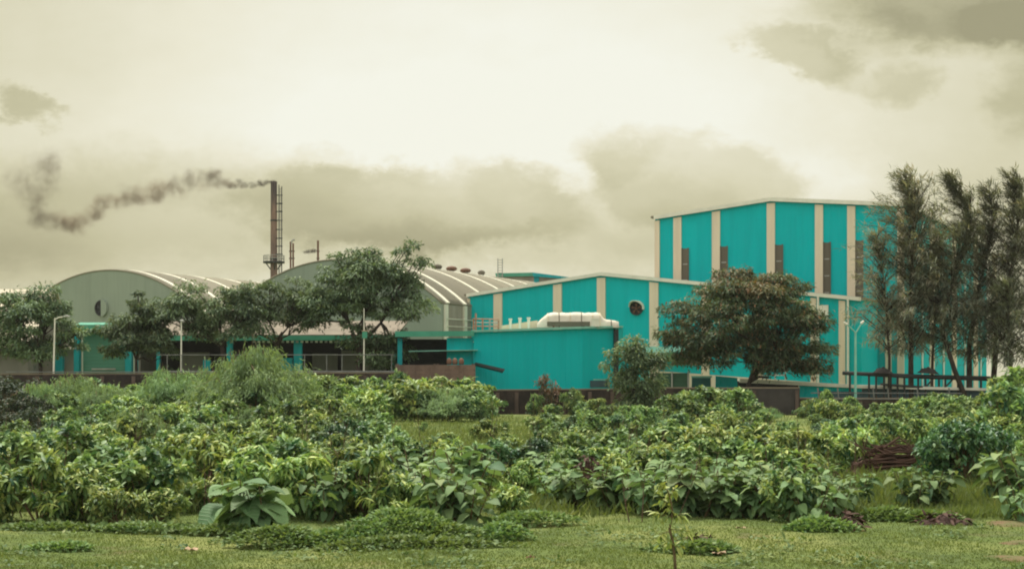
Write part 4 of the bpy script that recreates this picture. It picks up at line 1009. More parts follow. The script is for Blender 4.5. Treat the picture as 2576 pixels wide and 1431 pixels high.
def needle_tree(label, base_x, d, pts, halfw, z_lo_y, seed, n_br=95, per=85, wind=-0.35, tr=0.2, reddish=0.2, thin=1.0):
    """casuarina: slim trunk, upswept boughs and hanging needle sprays, tip bent over by the wind"""
    r = np.random.default_rng(seed)
    base = gp(base_x, d)
    t = thing('needle_tree', base, label, 'tree', 'wind-bent needle trees by the tallest hall')
    path = [base] + [at(x, y, d) for x, y in pts]
    path = [Vector((p.x, p.y + 0.25 * math.sin(i * 1.7 + seed), p.z)) for i, p in enumerate(path)]
    zs_ = np.array([p.z for p in path]); xs_ = np.array([p.x for p in path]); ys_ = np.array([p.y for p in path])
    ztop = zs_[-1]; zlo = HC + (YH - z_lo_y) / FPX * d
    MB().tube(path, [tr * (1 - 0.9 * (p.z / ztop)) + 0.012 for p in path], 8).build('trunk', M_bark, t, True)
    lv = Leaves(seed); bb = MB()
    halfw *= 1.18
    for b in range(int(n_br * 1.25)):
        u = r.random() ** 0.85; z0 = zlo + (ztop - zlo) * u
        o = np.array([np.interp(z0, zs_, xs_), np.interp(z0, zs_, ys_), z0])
        prof = (0.45 + 0.55 * math.sin(math.pi * min(1, 0.25 + 0.6 * u))) * (1 - u ** 2.5 * 0.78) * r.choice((0.4, 0.75, 1.1, 1.75))
        ln = halfw * d / FPX * prof + 0.25
        a = r.uniform(0, 2 * math.pi); el = r.uniform(0.25, 0.85) + 0.35 * u
        dv = np.array([math.cos(a) * math.cos(el), math.sin(a) * math.cos(el), math.sin(el)])
        dv[0] += wind * (0.25 + u * 0.9); dv = norm(dv)
        e = o + dv * ln * 0.75; tip = e + np.array([dv[0], dv[1], dv[2] * 0.15 - 0.25 + 0.45 * u]) * ln * 0.4
        bb.tube([o, e, tip], [0.045, 0.028, 0.010], 4, False)
        n = int(per * 0.56 * thin * (0.5 + ln / 2.6) * r.uniform(0.6, 1.2))
        v = r.random(n) ** 0.75
        P = np.where((v < 0.65)[:, None], o + (e - o) * (v / 0.65)[:, None], e + (tip - e) * ((v - 0.65) / 0.35)[:, None])
        P = P + r.normal(0, 0.10 + 0.025 * ln, (n, 3))
        D = dv[None] * r.uniform(0.2, 1.0, n)[:, None] + r.normal(0, 0.40, (n, 3))
        D[:, 2] += -0.55 + 0.75 * u; D[:, 0] += wind * (0.5 + u)
        sh = np.clip(r.normal(0.42, 0.25, n) + r.normal(0, 0.12), 0, 1)
        lv.add(P, D, r.uniform(0.4, 0.85, n), r.uniform(0.045, 0.085, n), sh, (r.random(n) < reddish) * r.random(n))
    for k in range(2): bb.v and None
    bb.build('boughs', M_bark, t)
    me = lv.mesh('crown', F_casu, droop=0.22, simple=True)
    me.transform(__import__('mathutils').Matrix.Translation(-base)); link('crown', me, t)
    return t
needle_tree('slender low needle tree left of the others, crown ending below the tall hall roof', 2238, 113, [(2236, 900), (2228, 780), (2222, 680), (2205, 600)], 58, 915, 21, 85, 75, -0.2, 0.13, 0.45, 0.8)
needle_tree('needle tree with reddish crown and tip standing above the tall hall roof corner', 2292, 114, [(2289, 860), (2292, 720), (2300, 600), (2300, 520), (2276, 447)], 86, 900, 22, 170, 85, -0.3, 0.24, 0.4)
needle_tree('tall needle tree with two bent leads, second tallest crown right of the reddish one', 2440, 113, [(2400, 930), (2372, 830), (2398, 700), (2440, 590), (2436, 520), (2398, 462)], 84, 890, 23, 140, 90, -0.45, 0.22, 0.12)
needle_tree('needle tree with straight tip just right of the bent one', 2436, 115, [(2440, 860), (2462, 740), (2485, 620), (2500, 550), (2489, 478)], 74, 910, 24, 125, 85, -0.3, 0.26, 0.12)
needle_tree('dark needle tree with high crooked tip near the right edge', 2492, 113, [(2510, 860), (2532, 740), (2555, 610), (2562, 520), (2548, 452)], 72, 900, 25, 125, 90, -0.3, 0.25, 0.1)
needle_tree('needle tree cut by the right edge of the view, thin top', 2590, 115, [(2595, 880), (2600, 740), (2590, 620), (2575, 500)], 75, 920, 26, 115, 85, -0.3, 0.24, 0.1)
needle_tree('low filled-out needle tree between the reddish tree and the bent one', 2345, 116, [(2345, 900), (2350, 800), (2365, 690), (2362, 600)], 66, 920, 27, 95, 80, -0.3, 0.14, 0.2)
needle_tree('bushy low needle tree filling the gap before the right edge', 2545, 111, [(2540, 900), (2535, 820), (2540, 720)], 66, 930, 28, 70, 80, -0.25, 0.2, 0.1)

# ================================================================ bushes and saplings
def whorl_bush(name, seed, Rr, H, tips, nl, L, Wd, mat, dr=0.35, lean=-0.25, yellow=0.16, low=0.16, spread=0.12, simple=False, stems=16, topy=True, fine=False):
    """many shoots, each ending in a rosette of leaves; a few leaves lower down"""
    r = np.random.default_rng(seed)
    lv = Leaves(seed); mb = MB()
    lobes = []                                    # a clump is several rounded heads of different height
    for j in range(7):
        a = j * 2.4 + r.normal(0, 0.4); rad = Rr * (0.1 if j == 0 else r.uniform(0.35, 0.68)); lr = Rr * r.uniform(0.32, 0.48)
        top_ = H * (1.0 if j == 0 else r.uniform(0.5, 0.95))
        lobes.append((np.array([math.cos(a) * rad, math.sin(a) * rad, max(0.15, top_ - lr * 0.8)]), lr, r.normal(0, 0.08)))
    for k in range(tips):
        c_, lr, lt = lobes[k % 7]
        d_ = norm(r.normal(0, 1, 3)); d_[2] = abs(d_[2]) * 1.1 - (0.35 if r.random() < 0.4 else 0.0); d_ = norm(d_)
        p = c_ + d_ * lr * np.array([1, 1, 0.85]) * (0.72 + 0.28 * r.random() ** 0.5)
        if r.random() < low: p = np.array([p[0] * 1.05, p[1] * 1.05, p[2] * r.uniform(0.2, 0.8)])
        p[2] = max(p[2], 0.06)
        out = norm(d_ * 0.8 + np.array([p[0], p[1], 0.3 * p[2]]) * 0.4)
        m = max(3, int(nl * r.uniform(0.6, 1.35)))
        b = r.uniform(0, 2 * math.pi, m)
        u1 = norm(np.cross(out, [0.3, 0.2, 1.0])); u2 = np.cross(out, u1)
        D = np.cos(b)[:, None] * u1 + np.sin(b)[:, None] * u2 + out * r.uniform(-0.1, 0.9, m)[:, None]
        D = norm(D); D[:, 2] += lean + r.normal(0, 0.2, m)
        P = p - out * (r.random(m) * spread * 2)[:, None] + r.normal(0, spread * 0.3, (m, 3))
        young = r.random() < yellow
        base_t = r.normal(0.42, 0.20) + lt + (0.3 if young else 0)
        T = np.clip(base_t + r.normal(0, 0.17, m), 0, 1); A = np.clip(r.normal(0.65, 0.2, m), 0, 1) if young else np.maximum(0, r.normal(-0.25, 0.25, m))
        lv.add(P, D, L * r.uniform(0.65, 1.3, m), Wd * r.uniform(0.75, 1.25, m), T, A)
        if k < stems:
            s = Vector((p[0] * 0.12, p[1] * 0.12, 0.0)); q_ = Vector(p)
            mb.tube([s, s.lerp(q_, 0.5) + Vector((0, 0, 0.12 * H)), q_], [0.022, 0.016, 0.007], 5, False)
    fm = lv.mesh(name + '_foliage', mat, dr, 0.22, simple)
    return fm, mb.mesh(name + '_stem', M_stem, smooth=True)
def broad_plant(name, seed, H, stems, pairs, L, Wd, mat, spread=0.5):
    """upright stems carrying pairs of very large drooping leaves"""
    r = np.random.default_rng(seed)
    lv = Leaves(seed); mb = MB()
    for k in range(stems):
        a0 = r.uniform(0, 2 * math.pi); h = H * r.uniform(0.6, 1.0); off = spread * r.random() ** 0.5
        top = np.array([math.cos(a0) * off, math.sin(a0) * off, h]); bot = np.array([math.cos(a0) * off * 0.25, math.sin(a0) * off * 0.25, 0])
        mb.tube([Vector(bot), Vector(bot * 0.6 + top * 0.4), Vector(top)], [0.028, 0.022, 0.010], 6, False)
        for j in range(pairs):
            u = 0.25 + 0.75 * (j + 0.5) / pairs; p = bot + (top - bot) * u; a = a0 + j * 1.6 + r.normal(0, 0.25)
            for s in (0, math.pi):
                el = -0.35 + 0.75 * (u - 0.3) + r.normal(0, 0.22)
                d_ = np.array([[math.cos(a + s) * math.cos(el), math.sin(a + s) * math.cos(el), math.sin(el)]])
                sz_ = r.uniform(0.65, 1.15) * (0.75 if u > 0.9 else 1.0)
                lv.add(p[None] + d_ * 0.07, d_, L * sz_, Wd * sz_, np.clip(r.normal(0.55, 0.22, 1), 0, 1), np.maximum(0, r.normal(-0.1, 0.25, 1)))
    return ovate_mesh(lv, name + '_foliage', mat, 0.36, 0.28), mb.mesh(name + '_stem', M_stem, smooth=True)
def feather_bush(name, seed, Rr, H, n_br, mat, L=0.2, wind=0.25):
    """arching twigs with soft fine leaflets"""
    r = np.random.default_rng(seed); lv = Leaves(seed); mb = MB()
    for b in range(n_br):
        a = r.uniform(0, 2 * math.pi); sp = r.random() ** 0.5; hh = H * (1 - 0.55 * sp * sp) * r.uniform(0.55, 1.02)
        p0 = np.array([math.cos(a) * 0.1, math.sin(a) * 0.1, 0]); p1 = np.array([math.cos(a) * sp * Rr * 0.55, math.sin(a) * sp * Rr * 0.55, hh]); p2 = np.array([math.cos(a) * sp * Rr + wind, math.sin(a) * sp * Rr, hh * 0.80])
        if b < 30: mb.tube([Vector(p0), Vector(p1), Vector(p2)], [0.025, 0.012, 0.005], 4, False)
        n = 150; v = 0.3 + 0.7 * r.random(n)
        P = (1 - v)[:, None] ** 2 * p0 + (2 * v * (1 - v))[:, None] * p1 + (v ** 2)[:, None] * p2
        P = P + r.normal(0, 0.12, (n, 3))
        D = norm(p2 - p1)[None] * 0.8 + r.normal(0, 0.5, (n, 3)); D[:, 2] -= 0.1
        lv.add(P, D, L * r.uniform(0.6, 1.3, n), 0.035 * r.uniform(0.7, 1.4, n), np.clip(r.normal(0.5, 0.2, n) + r.normal(0, 0.15), 0, 1), np.zeros(n))
    return lv.mesh(name + '_foliage', mat, 0.3, 0.2, True), mb.mesh(name + '_stem', M_stem, smooth=True)
def creeper_mound(name, seed, Rx, Ry, H, n, mat):
    r = np.random.default_rng(seed); lv = Leaves(seed)
    a = r.uniform(0, 2 * math.pi, n); k = r.random(n) ** 0.55
    lump = 1 + 0.15 * np.sin(a * 3 + seed) + 0.1 * np.sin(a * 7 + seed)
    x, y = np.cos(a) * k * Rx * lump, np.sin(a) * k * Ry * lump
    z = H * np.clip(1 - k ** 2, 0, 1) ** 0.8 * (0.84 + 0.16 * np.sin(x * 4 + seed) * np.sin(y * 5)) * np.where(r.random(n) < 0.25, r.uniform(0.5, 1, n), 1) + 0.02
    D = np.stack([np.cos(a), np.sin(a), r.normal(0.35, 0.4, n)], -1) + r.normal(0, 0.7, (n, 3))
    clump = 0.5 + 0.25 * np.sin(x * 3.1 + 1 + seed) * np.sin(y * 3.7)
    lv.add(np.stack([x, y, z], -1), D, r.uniform(0.06, 0.13, n), r.uniform(0.045, 0.085, n), np.clip(clump + r.normal(0, 0.2, n), 0, 1), np.maximum(0, r.normal(-0.2, 0.3, n)))
    return lv.mesh(name + '_foliage', mat, 0.2, 0.2, True)
KIND = {
    'N': [whorl_bush('narrow', 101 + i, 1.12, 1.8, 215, 10, 0.25, 0.088, F_narrow, 0.40, -0.26, 0.24, spread=0.13) for i in range(5)],
    'R': [whorl_bush('round', 201 + i, 1.2, 1.8, 168, 10, 0.25, 0.125, F_round, 0.18, 0.0, 0.16, spread=0.10) for i in range(4)],
    'B': [broad_plant('broad', 301 + i, 1.5, 8, 6, 0.50, 0.34, F_broad, 0.85) for i in range(3)],
    'T': [broad_plant('great', 351 + i, 1.3, 6, 4, 0.78, 0.50, F_broad, 0.75) for i in range(2)],
    'F': [feather_bush('feather', 401 + i, 2.2, 2.6, 90, F_feather) for i in range(3)],
    'W': [whorl_bush('weed', 651, 0.7, 1.8, 60, 7, 0.22, 0.07, F_weed, 0.2, -0.05, 0.5, spread=0.2)],
    'G': [whorl_bush('dense', 601 + i, 1.25, 1.8, 330, 10, 0.17, 0.085, F_dense, 0.2, -0.1, 0.10, spread=0.10) for i in range(2)],
    'D': [whorl_bush('dark', 501 + i, 1.3, 1.9, 190, 11, 0.16, 0.07, F_darkb, 0.2, -0.1, 0.05) for i in range(2)],
}
HGT = {'N': 1.8, 'R': 1.8, 'B': 1.6, 'T': 1.45, 'F': 2.6, 'D': 1.9, 'G': 1.8, 'W': 1.8}
NAMES = {'N': ('leafy_bush', 'bush'), 'R': ('round_leaf_bush', 'bush'), 'B': ('broad_leaf_sapling', 'sapling'), 'T': ('broad_leaf_sapling', 'sapling'), 'F': ('feathery_bush', 'bush'), 'D': ('dark_bush', 'bush'), 'G': ('rounded_bush', 'bush'), 'W': ('wall_weed', 'weed')}
brng = random.Random(77)
count = 0
def bush(kind, x, d, h, label, group=None, wide=1.0, v=None, rot=None):
    """one plant: its own root, with copies of a leaf part and a stem part"""
    global count
    count += 1
    vs = KIND[kind]; fm, sm = vs[(count if v is None else v) % len(vs)]
    nm, cat = NAMES[kind]
    p = gp(x, d); p.z = float(gnoise(np.float64(p.x), np.float64(p.y))) * 0.5 - 0.03
    o = thing(nm, p, label, cat, group)
    s = h / HGT[kind]
    o.scale = (s * wide, s * wide, s); o.rotation_euler = (0, 0, brng.uniform(0, 6.28) if rot is None else rot)
    link('foliage', fm, o); link('stem', sm, o)
    return o
# ================================================================ planting of the waste ground
def prof(x):
    """how high the far thicket reaches against the wall (picture row)"""
    xs = [-80, 0, 80, 180, 260, 380, 480, 740, 800, 900, 1010, 1090, 1180, 1230, 1300, 1400, 1500, 1560, 1640, 1750, 1850, 1900, 2000, 2040, 2090, 2180, 2250, 2330, 2420, 2480, 2540, 2660]
    ys = [945, 945, 948, 958, 970, 962, 955, 942, 938, 938, 935, 945, 950, 980, 1008, 1014, 1016, 1010, 996, 972, 972, 995, 1042, 1005, 995, 1012, 1005, 978, 978, 978, 940, 930]
    return float(np.interp(x, xs, ys))
def in_gap(x, d):
    if 965 < x < 1215 and 44 < d < 84: return True
    if 1230 < x < 1430 and 76 < d < 97: return True
    if 1240 <= x < 1330 and 60 < d < 84: return True
    if 2170 < x < 2500 and d < 45: return True
    return False
GF = 'bushes of the dense front thicket'
GM = 'bushes of the middle thicket'
GB = 'bushes of the far thicket along the boundary wall'
LN = {'B': 'broad-leaved sapling mixed into the dense front thicket of drooping-leaved bushes', 'G': 'small-leaved dark-green bush mixed into the dense front thicket', 'N': 'pale drooping-leaved bush packed in the dense front thicket at the lawn edge', 'R': 'round-leaved bush packed among drooping ones in the front thicket'}
# front thicket, left and centre
for row, (d, step) in enumerate(((28.3, 128), (31.0, 134), (34.5, 132), (39.0, 130))):
    x = -60 + row * 40
    while x < 1400 - row * 10:
        xx = x + brng.uniform(-22, 22)
        skip = (row == 0 and (540 < xx < 690 or 1075 < xx < 1195)) or in_gap(xx, d)
        if not skip:
            yt = 1160 - row * 22 + brng.choice((-24, -8, 6, 22, 50)) + brng.uniform(-12, 14) + (14 if xx > 900 and row > 1 else 0) + (30 if xx > 1250 else 0)
            h = HC - (yt - YH) / FPX * d
            k = 'R' if (row > 0 and brng.random() < 0.3) else 'N'
            u_ = brng.random()
            if u_ < 0.07 and row < 3:            # a dark hole in the thicket
                x += step; continue
            if u_ > 0.90: k = 'B'
            elif u_ > 0.84 and row > 0: k = 'G'
            dd = d + brng.uniform(-0.5, 0.5) + (0.9 if 690 < xx < 1330 and row == 0 else 0)
            bush(k, xx, dd, min(h, 2.05), LN[k], GF, 1.15)
        x += step * brng.uniform(0.85, 1.1)
bush('T', 600, 27.5, 1.35, 'great floppy-leaved sapling at the lawn edge, its leaves the largest in the thicket', None, 1.0, 0)
bush('T', 668, 27.4, 1.15, 'second floppy-leaved sapling, just right of the largest-leaved one', None, 0.9, 1)
bush('B', 1110, 27.9, 1.3, 'big-leaved sapling behind the creeping mound at the front thicket edge', None, 1.0, 0)
bush('B', 1175, 27.6, 1.15, 'big-leaved sapling right of the creeping mound, leaves hanging over dark shade', None, 1.0, 1)
bush('B', 820, 29.0, 1.2, 'big-leaved sapling half buried in the front thicket left of the creeping mound', None, 0.8, 2)
# broad-leaved stand right of centre
LB = 'broad-leaved sapling in the dense stand behind the thin bare-stemmed sapling'
for x, d, h in ((1400, 33.0, 0.95), (1452, 32.2, 0.95), (1500, 32.0, 1.05), (1545, 31.5, 1.0), (1600, 31.2, 1.05), (1650, 30.6, 1.1), (1700, 30.2, 1.15), (1755, 30.0, 1.2), (1805, 30.2, 1.1), (1850, 30.0, 1.1), (1890, 29.8, 1.0),
                (1480, 34.5, 1.05), (1640, 33.4, 1.2), (1800, 33, 1.25), (1870, 33, 1.2)):
    bush('B', x + brng.uniform(-10, 10), d, h, LB, 'broad-leaved saplings right of centre', 1.1)
for x, d, h in ((1420, 37, 1.1), (1500, 37.5, 1.15), (1560, 35, 1.1), (1590, 37.5, 1.25), (1680, 36, 1.3), (1730, 34.5, 1.25), (1770, 37, 1.4), (1860, 37, 1.35), (1940, 36, 1.25), (1450, 42, 1.3), (1560, 42, 1.4), (1670, 42, 1.55), (1780, 42, 1.6), (1890, 42, 1.6), (2000, 41, 1.45), (2080, 40, 1.35), (2010, 36, 1.15), (2130, 43, 1.4)):
    k = 'N' if brng.random() < 0.65 else 'R'
    bush(k, x + brng.uniform(-15, 15), d, h, 'leafy bush in the thicket just behind the broad-leaved stand', 'bushes behind the broad-leaved stand', 1.2)
LB2 = 'broad-leaved sapling in the clump left of the grassy clearing, beside dark soil heaps'
for x, d, h in ((1935, 29.4, 1.0), (1985, 28.8, 1.1), (2035, 28.6, 1.1), (2080, 29.4, 1.05), (2120, 30.2, 0.95), (1960, 31.5, 1.2), (2030, 31.2, 1.2), (2095, 31.8, 1.1), (2150, 32, 0.9)):
    bush('B' if x != 1985 else 'R', x, d, h, LB2 if x != 1985 else 'small-leaved bush in the broad-leaved clump left of the clearing', 'saplings left of the grassy clearing', 0.9)
for x, d, h, v, lb in ((2300, 31.2, 1.02, 0, 'small broad-leaved sapling alone on the grassy clearing, left one of two'), (2345, 31.6, 1.0, 1, 'small broad-leaved sapling on the clearing, right one of the touching two')):
    bush('B', x, d, h, lb, None, 0.95, v)
bush('G', 2425, 39.0, 1.8, 'dense rounded dark-green bush beside the brushwood stack', None, 1.0, 1)
bush('G', 2378, 40.0, 1.4, 'dense rounded bush on the left flank of the larger one beside the brushwood stack', None, 0.9, 2)
bush('G', 2490, 41.0, 1.6, 'dense rounded bush at the right flank of the larger one near the right edge', None, 0.95, 3)
for x, d, h, v, lb in ((2530, 32.0, 1.3, 0, 'broad-leaved sapling leaning over the reddish path at the right edge, nearer big one'), (2590, 31.0, 1.45, 1, 'broad-leaved sapling cut by the right edge, rear one over the path'), (2575, 28.6, 0.85, 2, 'low broad-leaved sapling at the right edge by the reddish soil')):
    bush('B', x, d, h, lb, None, 0.95, v)
# middle and far thicket
for d, step in ((43, 128), (49, 118), (56, 108), (64, 100), (73, 92), (82, 84), (90, 76), (96, 72), (101, 72)):
    x = -90 + brng.uniform(0, 60)
    while x < 2680:
        xx = x + brng.uniform(-20, 20)
        x += step * brng.uniform(0.8, 1.15)
        if in_gap(xx, d) or (1380 < xx < 2160 and d < 48) or (2180 < xx < 2340 and d < 52): continue
        far = min(1.0, (d - 40) / 57)
        yt = brng.choice((-10, 0, 0, 6, 16)) + prof(xx) * far + (1078 + (12 if 700 < xx < 1300 else 0)) * (1 - far) + brng.uniform(-8, 16)
        h = HC - (yt - YH) / FPX * d
        if h < 0.5: continue
        h = min(h, 3.3)
        k = 'N' if brng.random() < (0.5 if d < 70 else 0.25) else 'R'
        if d > 50 and brng.random() < 0.07: k = 'F'
        elif d < 75 and brng.random() < 0.10: k = 'G'
        if xx < 120 and d > 60: k = 'D'
        if d > 78:
            lb = {'N': 'drooping-leaved bush in the far thicket close to the boundary wall', 'R': 'round-leaved bush in the far thicket close to the boundary wall', 'F': 'soft feathery bush in the far thicket close to the boundary wall', 'G': 'dark-green small-leaved bush in the far thicket', 'D': 'dark bush in the shadowy clump at the far-left edge below the wall'}[k]; g = GB
        else:
            lb = {'N': 'drooping-leaved bush in the thicket halfway to the boundary wall', 'R': 'round-leaved bush in the thicket halfway to the boundary wall', 'F': 'soft feathery bush in the thicket halfway to the boundary wall', 'G': 'dark-green small-leaved bush in the thicket halfway to the wall', 'D': 'dark bush in the shadowy clump at the far left, halfway to the wall'}[k]; g = GM
        bush(k, xx, d, h, lb, g, 1.25 if d > 60 else 1.1)
# singled-out plants of the far thicket
bush('F', 640, 84, 5.7, 'largest feathery bush, bright and windswept, before the left boundary wall', None, 0.85, 0, 0.0)
bush('F', 585, 86, 4.8, 'feathery bush on the left shoulder of the largest windswept one', None, 0.9, 1, 0.4)
bush('F', 430, 90, 4.0, 'feathery bush reaching the wall top left of the largest windswept one', None, 1.0, 2, 0.2)
bush('F', 165, 86, 3.5, 'soft feathery bush under the wall below the left shade tree', None, 1.15, 1, 0.3)
bush('F', 255, 84, 2.9, 'lower feathery bush right of the soft one under the left wall', None, 1.0, 2, 0.1)
bush('F', 95, 82, 3.0, 'feathery bush between the dark clump and the soft feathery one', None, 1.0, 0, 0.6)
bush('D', 20, 80, 3.0, 'tall dark bush at the far-left edge below the wall', None, 1.2, 0)
bush('D', -30, 84, 3.0, 'dark bush cut by the left edge of the view', None, 1.2, 1)
bush('R', 1010, 97, 3.2, 'tall pale sapling rising over the wall top below the tallest shade tree', None, 0.75, 0)
bush('R', 2075, 92, 1.95, 'pale sapling whose tip stands over the low right wall by the twin lamp', None, 0.8, 2)
bush('R', 2560, 66, 3.3, 'tall leafy bush at the right edge before the needle tree trunks', None, 0.95, 3)
bush('R', 2525, 64, 2.6, 'leafy bush left of the tallest one at the right edge', None, 0.9, 0)
bush('W', 1378, 103, 3.1, 'thin reddish weed growing on the wall against the flat teal block', None, 0.9, 0)
bush('R', 1440, 102, 2.0, 'small bush against the stained wall right of the reddish weed', None, 0.7, 1)
bush('R', 1345, 102, 1.6, 'small bush against the stained wall left of the reddish weed', None, 0.7, 2)
# leafy young tree in front of the wall
shade_tree('young_tree', 'leafy young tree with pale-green shoots standing before the wall corner', 1592, 99, 1592, [(1600, 900, 36, 50), (1608, 960, 44, 60), (1602, 1020, 46, 40), (1538, 912, 20, 36), (1562, 960, 26, 34), (1640, 905, 22, 24)], 985, 74, 120, 0.62, F_young, 31, L=0.30, Wd=0.12, trunk_r=0.1, accent=0.1, flat=0.9,
           extra=[(1606, 852), (1592, 862), (1533, 885), (1528, 915), (1640, 892)])
# small trees at the middle distance
for x, d, yt, lb, k in ((1270, 70, 1060, 'little upright sapling on the grass gap behind the front thicket', 'R'), (1065, 74, 1058, 'sparse little sapling standing in the grass gap, left one', 'R')):
    bush(k, x, d, HC - (yt - YH) / FPX * d, lb, None, 0.7)

# ---- thin bare-stemmed sapling in the foreground
d = 21.0; sb = gp(1700, d)
sap = thing('bare_stemmed_sapling', sb, 'thin foreground sapling with a bare stem and sparse yellow-green leaves', 'sapling')
path = [at(1700, YH + 3.0 / d * FPX, d), at(1697, 1400, d), at(1692, 1360, d), at(1684, 1330, d), at(1692, 1290, d), at(1688, 1262, d), at(1678, 1228, d)]
MB().tube(path, [0.026, 0.023, 0.021, 0.018, 0.015, 0.011, 0.006], 7).build('stem', M_stem, sap, True)
lv = Leaves(9); r = np.random.default_rng(9)
for (x0, y0), (x1, y1), n in (((1690, 1300), (1645, 1290), 12), ((1690, 1285), (1655, 1240), 14), ((1684, 1250), (1700, 1225), 9), ((1685, 1330), (1735, 1335), 10), ((1686, 1335), (1650, 1345), 8), ((1692, 1300), (1720, 1290), 8), ((1680, 1235), (1662, 1215), 9), ((1694, 1375), (1720, 1372), 5), ((1690, 1355), (1668, 1372), 6)):
    a, b = at(x0, y0, d), at(x1, y1, d) + Vector((0, r.normal(0, .12), 0)); MB().tube([a, b], [0.006, 0.003], 5).build('twig', M_stem, sap)
    for k in range(int(n * 2.2)):
        u = r.random(); p = a.lerp(b, 0.1 + 0.9 * u) + Vector(r.normal(0, 0.03, 3))
        dv = (b - a).normalized() * 0.5 + Vector(r.normal(0, .6, 3)); dv.z -= 0.35
        lv.add([list(p)], [list(dv)], r.uniform(0.09, 0.17), r.uniform(0.04, 0.065), r.normal(0.65, 0.2), max(0, r.normal(0.4, 0.3)))
me = lv.mesh('foliage', F_narrow, 0.35); me.transform(__import__('mathutils').Matrix.Translation(-sb)); link('foliage', me, sap)

# ---- creeping mounds on the lawn
for i, (x, d, rx, ry, h, n, lb) in enumerate(((1010, 25.6, 1.15, 0.9, 0.60, 3600, 'largest creeping green mound on the lawn before the front thicket'),
        (1120, 25.3, 0.95, 0.7, 0.34, 2200, 'low creeping mound on the right flank of the largest mound'),
        (700, 25.0, 0.80, 0.6, 0.33, 2000, 'creeping mound at the left of the largest one on the lawn'),
        (850, 25.2, 0.9, 0.6, 0.24, 1800, 'flat creeping mound between the largest mound and the left one'),
        (1260, 25.5, 0.50, 0.5, 0.33, 1200, 'small creeping mound at the right end of the mound row'),
        (1030, 24.4, 1.6, 0.5, 0.20, 2400, 'long flat creeper strip in front of the largest mound'),
        (2060, 27.0, 0.65, 0.5, 0.28, 1500, 'creeping mound below the broad-leaved clump, left of the dark soil heap'),
        (2230, 29.2, 0.62, 0.5, 0.26, 1300, 'creeping mound between the two dark soil heaps'),
        (1750, 24.0, 0.75, 0.4, 0.16, 1300, 'low dark-green weed patch around the thin foreground sapling'),
        (590, 26.9, 1.0, 0.35, 0.13, 1100, 'low weed strip under the great floppy-leaved sapling'),
        (350, 27.2, 1.0, 0.35, 0.13, 1000, 'low weed strip at the foot of the front thicket, left side'),
        (120, 27.3, 1.1, 0.35, 0.12, 1000, 'low weed strip at the foot of the front thicket by the left edge'),
        (1340, 28.6, 0.9, 0.5, 0.22, 1400, 'low weed strip where the thicket steps back right of the mounds'),
        (2330, 28.9, 0.7, 0.4, 0.20, 1300, 'low weed patch in front of the two small clearing saplings'),
        (160, 24.3, 0.5, 0.3, 0.10, 600, 'tiny dark weed patch alone on the left lawn'),
        (2290, 40.0, 0.9, 0.6, 0.35, 1200, 'weed patch below the brushwood stack'))):
    p = gp(x, d, 0.0)
    o = tag(link('creeper_mound', creeper_mound('creeper', 600 + i, rx, ry, h, n, F_creep)), lb, 'ground cover')
    o.location = p

# ---- brushwood stack, soil heaps, litter
r = np.random.default_rng(4)
p = gp(2258, 41.5)
bs = thing('brushwood_stack', p, 'stack of dead brown sticks and branches beside the rounded bush', 'brushwood')
for k in range(64):
    z = 0.06 + 0.85 * (k / 64) ** 1.0; wdt = 0.78 * (1 - 0.3 * z)
    a = r.normal(0, 0.16); cx_ = r.normal(0, 0.12); cy_ = r.uniform(-0.5, 0.5) * (1.1 - z * 0.6); ln = wdt * r.uniform(0.75, 1.25)
    q0, q1 = Vector((cx_ - ln, cy_, z - a * ln + r.normal(0, .03))), Vector((cx_ + ln, cy_ + r.normal(0, .15), z + a * ln))
    MB().tube([p + q0, p + q0.lerp(q1, 0.5) + Vector((0, r.normal(0, 0.05), r.normal(0.05, 0.10))), p + q1], [0.018 + 0.02 * r.random(), 0.022 + 0.02 * r.random(), 0.012], 5).build('stick', M_stick, bs)
for k in range(14):
    q0 = Vector((r.uniform(-1.2, 0.3), r.uniform(-.4, .4), r.uniform(0.3, 0.9))); q1 = q0 + Vector((r.uniform(-.7, .5), r.normal(0, .2), r.uniform(0.2, 0.6)))
    MB().tube([p + q0, p + q0.lerp(q1, 0.5) + Vector(r.normal(0, .06, 3)), p + q1], [0.022, 0.016, 0.006], 5).build('stick', M_stick, bs)
